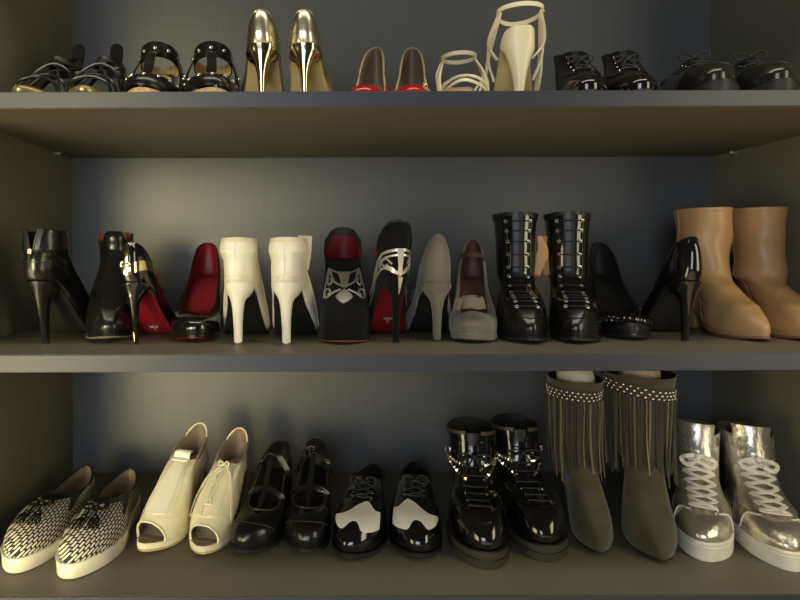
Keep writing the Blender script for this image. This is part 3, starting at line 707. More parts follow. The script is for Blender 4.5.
def high_top(side):
    r = thing('high_top_sneaker', 'sneaker'); L = .285
    wk = [(0, .033), (.12, .037), (.35, .037), (.55, .044), (.7, .049), (.85, .047), (.94, .040), (1, .027)]
    lf = boot_loft(L, .028, wk, (-.004, .112, .172, .047), (.008, .140, .112, .042), toe=.034, inst=(.66, .084), st=.026, spring=.004, side=side, e=.60, dip=(0, .004), calf=(.004, .124, .146, .044), vampz=.070, vampy=.84)
    upper(r, lf, M['silverlea'], M['greylin'], insole=M['greylin'], hole=lambda U, V: (np.abs(U - .5) < .05) & (V > .84), N=96)
    slab(r, lf, .028, .004, M['offwhite'], ground=0.0, zt=.004)
    for dz in (.002, -.004): MB().tube(lf.ring(0, 72, .004) + np.array([0, 0, dz - .001]), .0011, 5, closed=True).build('foxing_stripe', M['offwhite'], r)
    lf.patch(MB(), lambda A, B: (.5 + (A - .5) * (.42 - .26 * B), .03 + B * (.385 - .05 * np.abs(A - .5))), .0014, 40, 14).build('toe_cap', M['silversmooth'], r)
    for sg in (1, -1):
        lf.patch(MB(), lambda A, B: (.5 + sg * (.036 + A * (.115 + .02 * B)), .42 + B * .47), .0024, 14, 22).build('eyestay', M['silversmooth'], r)
        seam(lf, [(.5 + sg * .155, .97), (.5 + sg * .16, .75), (.5 + sg * .155, .5), (.5 + sg * .19, .3), (.5 + sg * .2, .04)], .0016, 30, .001).build('stitching', M['greylin'], r)
    for sg in (1, -1): seam(lf, [(.5 + sg * .05, .415), (.5 + sg * .11, .38), (.5 + sg * .15, .24), (.5 + sg * .175, .06)], .0017, 26, .0018).build('toe_seam', M['lacewhite'], r)
    # tall tongue rising above the collar
    p, n = lf.line([(.5, .44), (.5, .6), (.5, .8), (.5, .97)], 20, .001)
    e = p[-1]; q = np.vstack([p, [e + np.array([0, -.004, .016]), e + np.array([0, -.006, .03])]])
    qq = curve(q, 30); wd = np.interp(np.linspace(0, 1, 30), [0, .5, 1], [.036, .05, .066])
    a = np.linspace(-1, 1, 13)[None, :]
    nn = np.gradient(qq, axis=0); nn = unit(np.stack([0 * nn[:, 0], nn[:, 2], -nn[:, 1]], -1))
    Gt = qq[:, None] + np.stack([a * wd[:, None] / 2, 0 * a + 0 * wd[:, None], 0 * a + 0 * wd[:, None]], -1) - nn[:, None] * (.014 * a[..., None] ** 2)
    th = .005; mb = MB(); ring = np.concatenate([Gt, (Gt - nn[:, None] * th)[:, ::-1]], 1); mb.grid(ring, cu=True)
    k = len(mb.v); w = ring.shape[1]; mb.grid(np.stack([ring[-1][:13], ring[-1][13:][::-1]]))
    mb.build('tongue', M['silversmooth'], r)
    vs = [.44, .50, .56, .62, .68, .74, .80]
    xf = lambda v: .0215 + .008 * max(0, (v - .45))
    laces(lf, vs, xf, flat=(.0075, .0016), off=.006).build('lace', M['lacewhite'], r)
    for sg in (1, -1):
        studs(r, lf, [(lf.ux(v, sg * xf(v)), v) for v in vs], .0026, M['steel'], 'eyelet', .0026, 'ring')
    pb = lf.P(np.array(.5), np.array(.82), .010)
    m2 = MB()
    for sg in (1, -1):
        c = curve([pb + np.array([sg * .004, .002, 0]), pb + np.array([sg * .02, .008, -.002]), pb + np.array([sg * .03, .004, -.010]), pb + np.array([sg * .022, .012, -.018]), pb + np.array([sg * .006, .012, -.012])], 20)
        m2.ribbon(c, (0, 1, .6), .008, .0018)
    m2.blob(pb + np.array([0, .004, 0]), (.007, .006, .006), 8, 6)
    m2.build('bow', M['lacewhite'], r)
    return r, lf
# ------------------------------------------------------------------ middle shelf
def ankle_stiletto(side, flaps):
    """black leather ankle boot, split at the top; seen once from the heel and once from the toe"""
    r = thing('heeled_ankle_boot', 'boot'); L = .205; H = .115
    lf = boot_loft(L, H, W_ROUND if flaps else W_ALMOND, (.004, .086, .207, .033), (.003, .088, .172, .033), toe=.05, inst=(.60, .118), st=.008, side=side, e=.66,
                   dip=(0, -.004), calf=(.003, .090, .192, .033), infl=1.06)
    if flaps: hole = lambda U, V: (np.abs(np.abs(U - .5) - .15) < .075 * (V - .70) / .30) & (V > .70)
    else: hole = lambda U, V: (np.minimum(U, 1 - U) < .05 * (V - .62) / .38) & (V > .62)
    upper(r, lf, M['leather'], M['brownlin'] if flaps else M['darklin'], hole=hole, N=144, M=44, insole=M['darklin'])
    slab(r, lf, .005, .0015, M['blacksole'])
    if flaps:
        MB().tube(lf.ring(0, 72, .002) + np.array([0, 0, -.001]), .0016, 5, closed=True).build('welt', M['greylin'], r)
        for sg in (1, -1):
            t = np.linspace(.01, .99, 14)
            p = np.concatenate([lf.P(.5 + sg * (.15 - .075 * (t - 0)), .70 + .30 * t, .001)[::-1], lf.P(.5 + sg * (.15 + .075 * t), .70 + .30 * t, .001)])
            MB().tube(p, .0012, 5).build('gore_edge', M['dull'], r)
        # folded-out leather flap showing its brown inside
        e = lf.P(np.array(.5 - .17), np.array(.86), -.004)
        q = [[e[0] - .001, e[1] - .004, e[2] - .034], [e[0], e[1] - .002, e[2]], [e[0] + .001, e[1] - .008, e[2] + .010]]
        MB().ribbon(curve(q, 14), (.5, 1, 0), np.linspace(.014, .030, 14), .002).build('gore_flap', M['brownlin'], r)
    else:
        for sg in (1, -1):
            t = np.linspace(0, 1, 20); us = sg * .05 * t
            MB().tube(lf.P(us, .62 + .38 * t, .0012), .0016, 5).build('zipper_teeth', M['dull'], r)
            MB().ribbon(lf.P(us + sg * .022, .60 + .40 * t, .0008), lf.N0(us + sg * .022, .60 + .40 * t), .008, .001).build('zipper_tape', M['dull'], r)
        p = lf.P(np.array(0.), np.array(.60), .003); k = MB(); k.box(p, (.006, .004, .010)); k.tube([p + np.array([0, -.002, -.004]), p + np.array([0, -.003, -.012]), p + np.array([0, -.002, -.02])], .002, 6)
        k.build('zipper_pull', M['steel'], r)
        seam(lf, [(-.20, .36), (-.1, .39), (0, .42), (.1, .39), (.20, .36)], .0010).build('counter_seam', M['dull'], r)
    heel(r, lf, M['leather'], tip=(.042, 0) if not flaps else (.03, 0), tw=.0058, td=.012, yf=.066, shape=(.50, .24, .10, .04, .01), lift=M['blacksole'])
    return r, lf

def black_red_pump(side, seen_from_back):
    r = thing('patent_pump', 'pump'); L = .205; H = .112
    lf = pump_loft(L, H, W_ALMOND if seen_from_back else W_ROUND, bh=.072, yT=.142, zT=.052, th=.05, dip=-.016, st=.010, side=side, e=.62, topw=.88)
    upper(r, lf, M['patent'], M['redlin'], insole=M['redlin'])
    slab(r, lf, .005, .0010, M['patent'], name='rand'); slab(r, lf, .004, -.0012 if seen_from_back else -.004, M['redsole'], zt=-.0045)
    heel(r, lf, M['patent'], tip=(.032, 0), tw=.0042, td=.008, yf=.060, shape=(.5, .2, .07, .03, .01), lift=M['blacksole'])
    y = .115; z = float(lf.bot(y)) - .0085; sl = (float(lf.bot(y + .01)) - float(lf.bot(y - .01))) / .02
    eagle(r, np.array([0, y, z]), (0, sl, -1), (0, -1, -sl), .009, M['silver'])
    for k in range(5):
        x = -.012 + .006 * k; yy = .075
    if seen_from_back:
        b = band(lf, lambda u: .30 + 1.1 * np.minimum(u % 1, 1 - u % 1), lambda u: .50 + 1.1 * np.minimum(u % 1, 1 - u % 1) , .0022, -.24, .24, 60).build('metal_counter_band', M['bandmetal'], r)
        k = MB(); v = np.linspace(.38, .92, 12)
        k.ribbon(lf.P(0 * v, v, .0032), lf.N0(0 * v, v), np.linspace(.008, .005, 12), .002)
        for sg in (1, -1):
            p = lf.P(np.array(0.), np.array(.5), .005); k.tube(curve([p, p + np.array([sg * .006, -.002, .004]), p + np.array([sg * .008, 0, -.003]), p], 12), .0014, 5)
        k.build('zipper', M['bandmetal'], r)
        z = np.linspace(H * .97, .006, 16); hy = np.interp(z, [0, H * .3, H * .6, H * .85, H], [.0272, .0262, .021, .010, -.0005])
        MB().ribbon(np.stack([0 * z, hy - .0012, z], -1), (0, -1, -.1), np.linspace(.005, .0022, 16), .0012).build('heel_strip', M['steel'], r)
    else:
        # stitched centre line and gilt lettering strokes on the red insole
        yy = np.linspace(.02, .12, 16); MB().tube(np.stack([.001 + 0 * yy, yy, lf.bot(yy) + .0045], -1), .0007, 4).build('insole_seam', M['darkred'], r)
    return r, lf

def white_bootie(side, flap):
    r = thing('white_heeled_bootie', 'boot'); L = .205; H = .112
    lf = boot_loft(L, H, [(0, .026), (.12, .029), (.35, .030), (.55, .038), (.7, .043), (.84, .041), (.94, .032), (1, .02)], (.006, .088, .191, .031), (.000, .086, .168, .0332), toe=.045, inst=(.62, .112), st=.007, side=side, e=.7, calf=(.002, .087, .180, .0325), infl=1.06, dip=(0, -.002))
    upper(r, lf, M['white'], M['beigelin'], insole=M['beigelin'])
    slab(r, lf, .006, .0012, M['blacksole'], zt=-.001)
    heel(r, lf, M['white'], tip=(.026, 0), tw=.0075, td=.013, yf=.064, shape=(.46, .21, .09, .035, .01), lift=M['tansole'], wtop=1.02)
    seam(lf, [(0, .18), (0, .5), (0, .92)], .0008).build('back_seam', M['cream'], r)
    seam(lf, [(-.17, .14), (-.08, .19), (0, .205), (.08, .19), (.17, .14)], .0009).build('heel_seam', M['cream'], r)
    band(lf, .90, 1.0, .0010).build('topline_band', M['cream'], r)
    seam(lf, [(.20, .88), (.24, .6), (.28, .35), (.30, .08)], .0009).build('side_seam', M['cream'], r)
    seam(lf, [(.80, .88), (.76, .6), (.72, .35), (.70, .08)], .0009).build('side_seam', M['cream'], r)
    if flap:
        p = lf.P(np.array(.42), np.array(.9), .006)
        q = [[p[0] + .000, p[1], p[2] - .05], [p[0] + .005, p[1] - .004, p[2] - .02], [p[0] + .007, p[1] - .006, p[2] + .012]]
        MB().ribbon(curve(q, 14), (.25, -.9, .1), .028, .003).build('tongue_flap', M['white'], r)
    return r, lf

def ornament(lf, uc, vc, w, h, up=1):
    """pierced silver plate: pointed lozenge, bar and scrolls to both sides"""
    g = lf.local(uc, vc); mb = MB()
    def put(pts, wd, th=.0016, n=26):
        q = curve(pts, n); u, v = g(q[:, 0] * w, q[:, 1] * h * up); p = lf.P(u, v, .0012); mb.ribbon(p, lf.N0(u, v), wd, th)
    def plate(f):
        lf.patch(mb, lambda A, B: g(*[np.asarray(k) for k in f(A, B)]), .0022, 12, 10)
    for sg in (1, -1):
        plate(lambda A, B: ((sg * A * .30 * (1 - np.abs(2 * B - 1) ** 1.2)) * w, (-.62 + .56 * B) * h * up))
        plate(lambda A, B: ((sg * A * (.10 + .24 * B ** 1.6)) * w, (.0 + .50 * B) * h * up))
        put([(sg * .12, .05), (sg * .45, .16), (sg * .85, .42), (sg * .95, .16), (sg * .72, .04), (sg * .60, .18), (sg * .74, .24)], .0042)
        put([(sg * .12, -.08), (sg * .45, -.20), (sg * .85, -.42), (sg * .95, -.18), (sg * .72, -.08), (sg * .60, -.2), (sg * .74, -.28)], .0042)
        put([(sg * .3, .46), (sg * .65, .50), (sg * 1.0, .48)], .003)
        put([(sg * 1.0, .5), (sg * 1.02, 0), (sg * 1.0, -.45)], .0022)
    return mb

def ornament_pump(side, seen_from_back):
    r = thing('suede_heeled_shootie', 'shoe'); L = .205; H = .122
    b = pitch(H, .012, .005)
    if seen_from_back: bt = [(.005, H), (.001, H + .012), (-.003, H + .034), (-.002, H + .056), (.002, H + .078), (.006, H + .10)]
    else: bt = [(.005, H), (.001, H + .012), (-.003, H + .032), (-.002, H + .052), (.002, H + .074), (.006, H + .094)]
    zt = .017; yT = .075; zT = .150
    fy = [0, -.005, .07, .30, .68, 1]; fz = [0, .16, .32, .53, .81, 1]
    front = [(L + (yT - L) * a, zt + (zT - zt) * c) for a, c in zip(fy, fz)]
    lf = Loft(L, W_ALMOND if seen_from_back else W_ROUND, b, bt, front, [1, 1.05, 1.06, 1.04, 1.0, .95], m=[0, 0, .05, .2, .5, .7], hw=.034, e=[.72, .7, .72, .8, .88, .95], dip=[0, 0, 0, -.002, -.006, -.010], bw=[1, 1, .85, .6, .4, .3], ck=BANANA, side=side)
    upper(r, lf, M['suede'], M['darkred'], insole=M['redlin'])
    slab(r, lf, .012, .0014, M['suede'], name='platform'); slab(r, lf, .004, .001, M['redsole'], zt=-.009)
    band(lf, .965, 1.0, .001).build('topline_binding', M['dull'], r)
    heel(r, lf, M['suede'], tip=(.030, 0), tw=.0060, td=.011, yf=.060, shape=(.48, .22, .09, .035, .01), lift=M['blacksole'])
    y = .10; z = float(lf.bot(y)) - .0135; sl = (float(lf.bot(y + .01)) - float(lf.bot(y - .01))) / .02
    eagle(r, np.array([0, y, z]), (0, sl, -1), (0, -1, -sl), .010, M['silver'])
    if seen_from_back:
        mb = MB()
        fan = lambda A, t0, t1: None
        # fan of silver ribs wrapping the counter, running into a spike down the heel
        for k, (v0, v1) in enumerate(((.44, .50), (.36, .39))):
            u = np.linspace(-.25, .25, 40); vv = v0 + .07 - 2.6 * u * u * (1 + .3 * k)
            mb.ribbon(lf.P(u, np.clip(vv, .01, 1), .0015), lf.N0(u, np.clip(vv, .01, 1)), .0055 if k == 0 else .004, .002)
        for sg in (1, -1):
            for (u0, va, u1, vb) in ((0, .10, .15, .46), (0, .08, .22, .35)):
                q = curve([(sg * u0, va), (sg * (u0 + u1) * .35, va + .14), (sg * u1 * .75, va + .18), (sg * u1, vb)], 22)
                mb.ribbon(lf.P(q[:, 0], q[:, 1], .0015), lf.N0(q[:, 0], q[:, 1]), .0048, .002)
            q = curve([(sg * .05, .30), (sg * .10, .38), (sg * .14, .30), (sg * .11, .24), (sg * .08, .30)], 18); mb.ribbon(lf.P(q[:, 0], q[:, 1], .0015), lf.N0(q[:, 0], q[:, 1]), .0035, .002)
        v = np.linspace(.52, .0, 14); mb.ribbon(lf.P(0 * v, v, .003), lf.N0(0 * v, v), np.concatenate([np.linspace(.014, .008, 7), np.linspace(.008, .007, 7)]), .002)
        z = np.linspace(H - .002, H - .032, 8); hy = np.linspace(-.002, .012, 8); mb.ribbon(np.stack([0 * z, hy - .002, z], -1), (0, -1, -.3), np.linspace(.009, .001, 8), .0022)
        mb.build('silver_ornament', M['silver'], r)
    else:
        ornament(lf, .5, .66, .044, .085).build('silver_ornament', M['silver'], r)
        band(lf, .84, 1.0, -.0036, -.3, .3, 40, -.0022).build('inner_collar', M['darklin'], r)
        MB().tube(lf.ring(0, 72, .0022) + np.array([0, 0, -.010]), .0013, 5, closed=True).build('welt', M['brownlin'], r)
    return r, lf

def grey_pump(side, seen_from_back):
    r = thing('suede_peep_pump', 'pump'); L = .205; H = .108
    lf = pump_loft(L, H, W_ALMOND if seen_from_back else W_ROUND, bh=.088 if seen_from_back else .082, yT=.138, zT=.052, th=.05, dip=-.03, st=.012, side=side, e=.62, topw=.80, lean=.004)
    upper(r, lf, M['greysuede'], M['greylin'] if seen_from_back else mat_rosewood(), insole=mat_rosewood())
    slab(r, lf, .010, .0014, M['greysuede'], name='platform'); slab(r, lf, .004, .001, M['blacksole'], zt=-.0085)
    heel(r, lf, M['greysuede'], tip=(.030, 0), tw=.0065, td=.012, yf=.062, shape=(.48, .22, .09, .035, .01), lift=M['blacksole'])
    if seen_from_back:
        seam(lf, [(-.24, .12), (-.1, .16), (0, .17), (.1, .16), (.24, .12)], .0009).build('heel_seam', M['greysuede'], r)
    p = lf.P(np.array(.5), np.array(.52), .002) + np.array([0, .002, .010])
    # rosette rolled from a strip of suede, and three bands over the vamp
    a = np.linspace(0, 4.3 * PI, 70); rr = np.linspace(.004, .0265, 70); c = p + np.array([0, -.004, .012])
    q = np.stack([c[0] + rr * np.cos(a) * 1.05, c[1] + rr * np.sin(a) * .72, c[2] + .001 * np.sin(5 * a) + .008 - rr * .25], -1)
    nn = np.stack([np.cos(a), np.sin(a), 0 * a + .25], -1)
    MB().ribbon(q, nn, .022, .0026).build('rosette', M['greysuede'], r)
    for k in range(3):
        u0 = 0
        lf.patch(MB(), lambda A, B: (.5 - side * (.07 + .05 * k + .034 * A), .05 + B * (.80 - .05 * k)), .0022 + .0006 * k, 8, 12).build('vamp_band', M['greysuede'], r)
    if not seen_from_back:
        # cut-out ankle strap behind
        a = lf.P(np.array(.17), np.array(.97)); c = lf.P(np.array(.83), np.array(.97)); m = (a + c) / 2
        strap_over([a, a + np.array([-.002, .010, .008]), m + np.array([0, .022, .012]), c + np.array([.002, .010, .008]), c], .012, .0022, m - np.array([0, .02, .02])).build('strap', mat_rosewood(), r)
    return r, lf

_rw = []
def mat_rosewood():
    if not _rw: _rw.append(mat('rose_brown_lining', srgb(88, 60, 52), .6, bump=.1, bscale=80))
    return _rw[0]

def laced_boot(side):
    r = thing('lace_up_boot', 'boot'); L = .235; H = .06
    lf = boot_loft(L, H, W_ALMOND, (.004, .098, .244, .039), (.010, .096, .124, .033), toe=.047, inst=(.62, .082), st=.007, side=side, e=.68, calf=(.004, .098, .19, .035), dip=(0, -.004), infl=1.04)
    upper(r, lf, M['leather'], M['darklin'], insole=M['darklin'], hole=lambda U, V: (np.abs(U - .5) < .07) & (V > .955), N=96, lv=.7)
    slab(r, lf, .006, .002, M['blacksole']); block_heel(r, lf, M['blacksole'], .062, .005, flare=.9)
    lf.patch(MB(), lambda A, B: (.5 + (A - .5) * .15, .5 + B * .5), .0006, 10, 18).build('tongue', M['dull'], r)
    for sg in (1, -1):
        lf.patch(MB(), lambda A, B: (.5 + sg * (.040 + A * .055), .32 + B * .66), .0022, 8, 26).build('lacing_facing', M['patent'], r)
        seam(lf, [(.5 + sg * .10, .99), (.5 + sg * .105, .7), (.5 + sg * .11, .45), (.5 + sg * .08, .30), (.5, .25)], .001, 34, .001).build('stitching', M['dull'], r)
    vs = list(np.linspace(.36, .95, 12)); xf = lambda v: .0145 + .006 * (v > .8) * (v - .8) / .2
    for sg in (1, -1): studs(r, lf, [(lf.ux(v, sg * xf(v)), v) for v in vs], .0027, M['silver'], 'eyelet', .0028, 'ring')
    laces(lf, vs, xf, .0013, .0036, cross=False).build('lace', M['lace'], r)
    band(lf, .965, 1.0, .0016, .58, 1.42).build('collar_binding', M['dull'], r)
    # unzipped side panel standing away, tan inside
    for u, dx in ((.5 - .235 * side, 1), ):
        e = lf.P(np.array(u), np.array(.80)); sx = np.sign(e[0])
        q = [[e[0] + sx * .002, e[1] + .012, .115], [e[0] + sx * .008, e[1] + .016, .145], [e[0] + sx * .011, e[1] + .02, .17], [e[0] + sx * .005, e[1] + .02, .195]]
        MB().ribbon(curve(q, 18), (-sx * .25, 1, 0), np.interp(np.linspace(0, 1, 18), [0, .5, 1], [.010, .022, .008]), .0025).build('zip_panel', M['tanlin'], r)
    return r, lf

def braided_pump(side, seen_from_back):
    r = thing('black_pump', 'pump'); L = .205; H = .110
    lf = pump_loft(L, H, W_ALMOND, bh=.072 if not seen_from_back else .080, yT=.140, zT=.044, th=.05, dip=-.018, st=.007, side=side, e=.72, topw=.88)
    upper(r, lf, M['dull'] if not seen_from_back else M['patent'], M['darklin'], insole=M['greytoe'] if not seen_from_back else M['darklin'])
    slab(r, lf, .006, .002, M['blacksole'])
    heel(r, lf, M['patent'], tip=(.032, 0), tw=.006, td=.011, yf=.062, shape=(.48, .22, .09, .035, .01), lift=M['blacksole'])
    MB().tube(lf.ring(.995, 72, .0003), .0012, 5, closed=True).build('topline_piping', M['dull'], r)
    mb = MB()
    for k in range(4):                       # plait laid across the vamp
        a = np.linspace(-1, 1, 60); ph = k * PI / 2
        u = .5 + a * .20; v = .58 - .26 * a * a + .12 * np.sin(a * 10 + ph)
        p = lf.P(u, np.clip(v, .02, 1), .004 + .002 * np.cos(a * 10 + ph)); mb.tube(p, .0038, 6)
    mb.build('braided_trim', M['patent'], r)
    MB().tube(lf.ring(0, 72, .0022), .0012, 5, closed=True).build('welt', M['greytoe'], r)
    return r, lf

def tan_boot(side):
    r = thing('tan_ankle_boot', 'boot'); L = .245; H = .05
    disp = lambda u, v: np.clip((v - .5) * 6, 0, 1) * (.0028 * np.sin(19 * v + 2.5 * np.cos(2 * PI * u) + side) + .0018 * np.sin(33 * v - 3 * np.sin(2 * PI * u) + 1)) * (1 - np.clip((v - .88) * 8, 0, 1)) + .0016 * np.exp(-((v - .40) / .05) ** 2) * np.sin(26 * v + 6 * u) * 1.2
    lf = boot_loft(L, H, W_ALMOND, (-.004, .118, .252, .050), (.008, .118, .120, .042), toe=.040, inst=(.64, .084), st=.005, side=side, e=.68, calf=(.000, .112, .185, .045), disp=disp, infl=1.05, dip=(0, .0))
    upper(r, lf, M['tan'], M['beigelin'], insole=M['beigelin'], M=60, N=96)
    slab(r, lf, .005, .0022, M['tansole']); block_heel(r, lf, M['tan'], .066, .004, flare=.94)
    for sg in (.25, .75):
        seam(lf, [(sg, .99), (sg, .7), (sg, .35), (sg, .05)], .0008, 40, .0002).build('side_seam', M['tan'], r)
    seam(lf, [(k / 40 + .0, .985) for k in range(41)], .0007, 90, .0003).build('top_stitching', M['tan'], r)
    return r, lf

# ------------------------------------------------------------------ top shelf
def strappy_sandal(side):
    """dark heeled sandal, pale toe piece, corded straps, tall heel tab"""
    r = thing('strappy_heeled_sandal', 'sandal'); L = .21; H = .09
    lf = pump_loft(L, H, W_ALMOND, bh=.05, yT=.165, zT=.030, dip=-.03, st=.010, side=side, e=.66)
    slab(r, lf, .008, .001, M['bluegrey'], name='footbed', zt=.004); slab(r, lf, .004, .001, M['blacksole'], zt=-.003)
    heel(r, lf, M['dull'], tip=(.03, 0), tw=.012, td=.022, yf=.06, shape=(.7, .5, .3, .15), lift=M['blacksole'])
    lf.patch(MB(), lambda A, B: (.5 + (A - .5) * .42, .0 + B * (.86 - 1.1 * (A - .5) ** 2)), .001, 30, 12).build('toe_cap', M['toeold'], r)
    # heel cup with a rounded tab on top
    lf.patch(MB(), lambda A, B: ((A - .5) * .46, B * (1 - .5 * (2 * A - 1) ** 2) * .98), .0012, 24, 10).build('heel_cup', M['dull'], r)
    lf.patch(MB(), lambda A, B: ((A - .5) * .12, .8 + B * .2), .0024, 10, 6).build('counter_patch', M['dull'], r)
    q = [(0, .004, H + .042), (0, -.001, H + .062), (0, -.001, H + .084)]
    MB().ribbon(curve(q, 12), (0, -1, .05), np.interp(np.linspace(0, 1, 12), [0, .4, .85, 1], [.022, .026, .024, .010]), .004).build('heel_tab', M['suede'], r)
    e = lambda u, v=.25: lf.P(np.array(u), np.array(v), .002)
    for (ua, ub, h, dy) in ((.36, .66, .040, -.012), (.33, .70, .052, -.02), (.28, .76, .064, -.01)):
        a, c = e(ua), e(ub); m = (a + c) / 2 + np.array([0, dy, h])
        MB().tube(curve([a, a * .8 + m * .2 + np.array([0, 0, h * .45]), m, c * .8 + m * .2 + np.array([0, 0, h * .45]), c], 30), .0026, 7).build('cord_strap', M['leather'], r)
    for sg in (.14, .86):
        a, c = e(sg, .7), e(.5 + (.5 - sg) * .45, .3)
        MB().tube(curve([a, (a + c) / 2 + np.array([0, 0, .02]), c], 16), .0024, 6).build('side_cord', M['piping'], r)
    a = e(.14, .8); c = e(.86, .8)
    strap_over([a, a * .98 + np.array([0, .03, -.004]), (a + c) / 2 + np.array([0, .055, .002]), c * .98 + np.array([0, .03, -.004]), c], .009, .002, (0, .03, H)).build('ankle_strap', M['dull'], r)
    return r, lf

def studded_sandal(side):
    r = thing('studded_cuff_sandal', 'sandal'); L = .225; H = .062
    lf = pump_loft(L, H, W_ROUND, bh=.06, yT=.15, zT=.06, dip=-.01, st=.016, side=side, e=.62)
    slab(r, lf, .016, .001, M['cork'], name='footbed', zt=.003); slab(r, lf, .004, .001, M['blacksole'], zt=-.012)
    block_heel(r, lf, M['dull'], .066, .010)
    lf.patch(MB(), lambda A, B: (.5 + (A - .5) * .50, .12 + B * .62), .002, 30, 10).build('toe_strap', M['leather'], r)
    lf.patch(MB(), lambda A, B: ((A - .5) * .34, B * .9), .0012, 20, 8).build('heel_cup', M['leather'], r)
    # broad ankle cuff, cork-coloured inside
    zc = H + .050; ph = np.linspace(0, 2 * PI, 48, endpoint=False); cx, cy = 0, .048
    def cuff(k, z): return np.stack([cx + k * .034 * np.cos(ph), cy + k * .046 * np.sin(ph), z + .012 * np.sin(ph) + 0 * ph], -1)
    mb = MB(); mb.grid(np.stack([cuff(.96, zc), cuff(1.02, zc), cuff(1.03, zc + .014), cuff(1.0, zc + .030), cuff(.95, zc + .030)]), cu=True); c = mb.build('ankle_cuff', M['leather'], r)
    MB().grid(np.stack([cuff(.96, zc), cuff(.95, zc + .030)]), cu=True, flip=True).build('cuff_lining', M['cork'], c)
    for k in range(7):
        a = -1.2 + 3 * PI * 0 + k * (PI + .9) / 6 - .0
        p = np.array([cx + .036 * math.cos(a), cy + .048 * math.sin(a), zc + .016 + .012 * math.sin(a)]); n = np.array([math.cos(a), math.sin(a), 0])
        o = MB(); o.blob((0, 0, 0), (.0042, .0042, .0026), 10, 5, half=True); ob = o.build('stud', M['steel'], c)
        ob.matrix_local = Matrix.Translation(Vector(p)) @ Vector(n).to_track_quat('Z', 'Y').to_matrix().to_4x4()
    for sg in (.27, .73):
        a = lf.P(np.array(sg), np.array(.15), .002); t = np.array([(.034 if sg < .5 else -.034), .056, zc + .012])
        s = strap_over([a, (a + t) / 2 + np.array([(.006 if sg < .5 else -.006), .004, 0]), t], .018, .0026, (0, .08, H), 18).build('side_strap', M['leather'], r)
        p = (a + t) / 2 + np.array([(.008 if sg < .5 else -.008), .006, 0]); m2 = MB(); an = np.linspace(0, 2 * PI, 14, endpoint=False)
        m2.tube(p + np.stack([0 * an + (.001 if sg < .5 else -.001), np.cos(an) * .006, np.sin(an) * .006], -1), .0018, 6, closed=True); m2.build('eyelet', M['steel'], s)
    # T-strap up the instep with studs
    p0 = lf.P(np.array(.5), np.array(.6), .003); p1 = np.array([0, cy + .047, zc + .02])
    t = strap_over([p0, p0 + np.array([0, -.02, .016]), (p0 + p1) / 2 + np.array([0, .004, .012]), p1], .016, .0026, (0, .05, 0), 20).build('centre_strap', M['leather'], r)
    studs(r, lf, [(.5 + k * .055, .45) for k in (-3, -2, -1, 0, 1, 2, 3)], .0042, M['steel'], 'stud', .0026)
    return r, lf

def gold_pump(side):
    r = thing('gold_stiletto_pump', 'pump'); L = .20; H = .108
    lf = pump_loft(L, H, W_ALMOND, bh=.066, yT=.140, zT=.050, dip=-.020, st=.006, side=side, e=.66, topw=.74, lean=.006)
    upper(r, lf, M['gold'], M['beigelin'], insole=M['beigelin'])
    slab(r, lf, .004, .001, M['goldsole'])
    heel(r, lf, M['goldmirror'], tip=(.030, 0), tw=.0045, td=.009, yf=.060, shape=(.54, .26, .10, .04, .01), lift=M['blacksole'], wtop=1.0)
    seam(lf, [(0, .02), (0, .5), (0, .98)], .0007).build('back_seam', M['gold'], r)
    MB().tube(lf.ring(.995, 72, .0003), .0011, 5, closed=True).build('topline_piping', M['gold'], r)
    lf.patch(MB(), lambda A, B: ((A - .5) * .10, .86 + B * .13), .0016, 10, 6).build('heel_tab', M['gold'], r)
    return r, lf

def nude_red_pump(side):
    r = thing('two_tone_pump', 'pump'); L = .21; H = .088
    lf = pump_loft(L, H, [(0, .017), (.12, .025), (.35, .029), (.55, .037), (.7, .042), (.85, .042), (.94, .037), (1, .026)], bh=.083, yT=.150, zT=.043, dip=-.024, st=.007, side=side, e=.62, topw=.95)
    upper(r, lf, M['nude'], M['greylin'], insole=M['greylin'])
    slab(r, lf, .005, .0016, M['nude'])
    heel(r, lf, M['nude'], tip=(.03, 0), tw=.014, td=.026, yf=.062, shape=(.75, .5, .32, .16), lift=M['blacksole'])
    lf.patch(MB(), lambda A, B: (.5 + (A - .5) * .46, .0 + B * (.93 - .7 * (A - .5) ** 2)), .0012, 34, 12).build('toe_cap', M['redpatent'], r)
    MB().tube(lf.ring(.995, 72, .0004), .0020, 6, closed=True).build('topline_binding', M['nude'], r)
    u = .5 - side * .20; p = lf.P(np.array(u), np.array(.8), .003); n = lf.N0(np.array(u), np.array(.8))
    MB().ribbon(lf.line([(u - .03, .55), (u, .8), (u + .03, .98)], 12, .001)[0], n, .012, .0016).build('side_strap', M['nude'], r)
    buckle(p, n, np.array([0, .3, 1.]), .008, .007, .0014).build('buckle', M['brass'], r)
    return r, lf

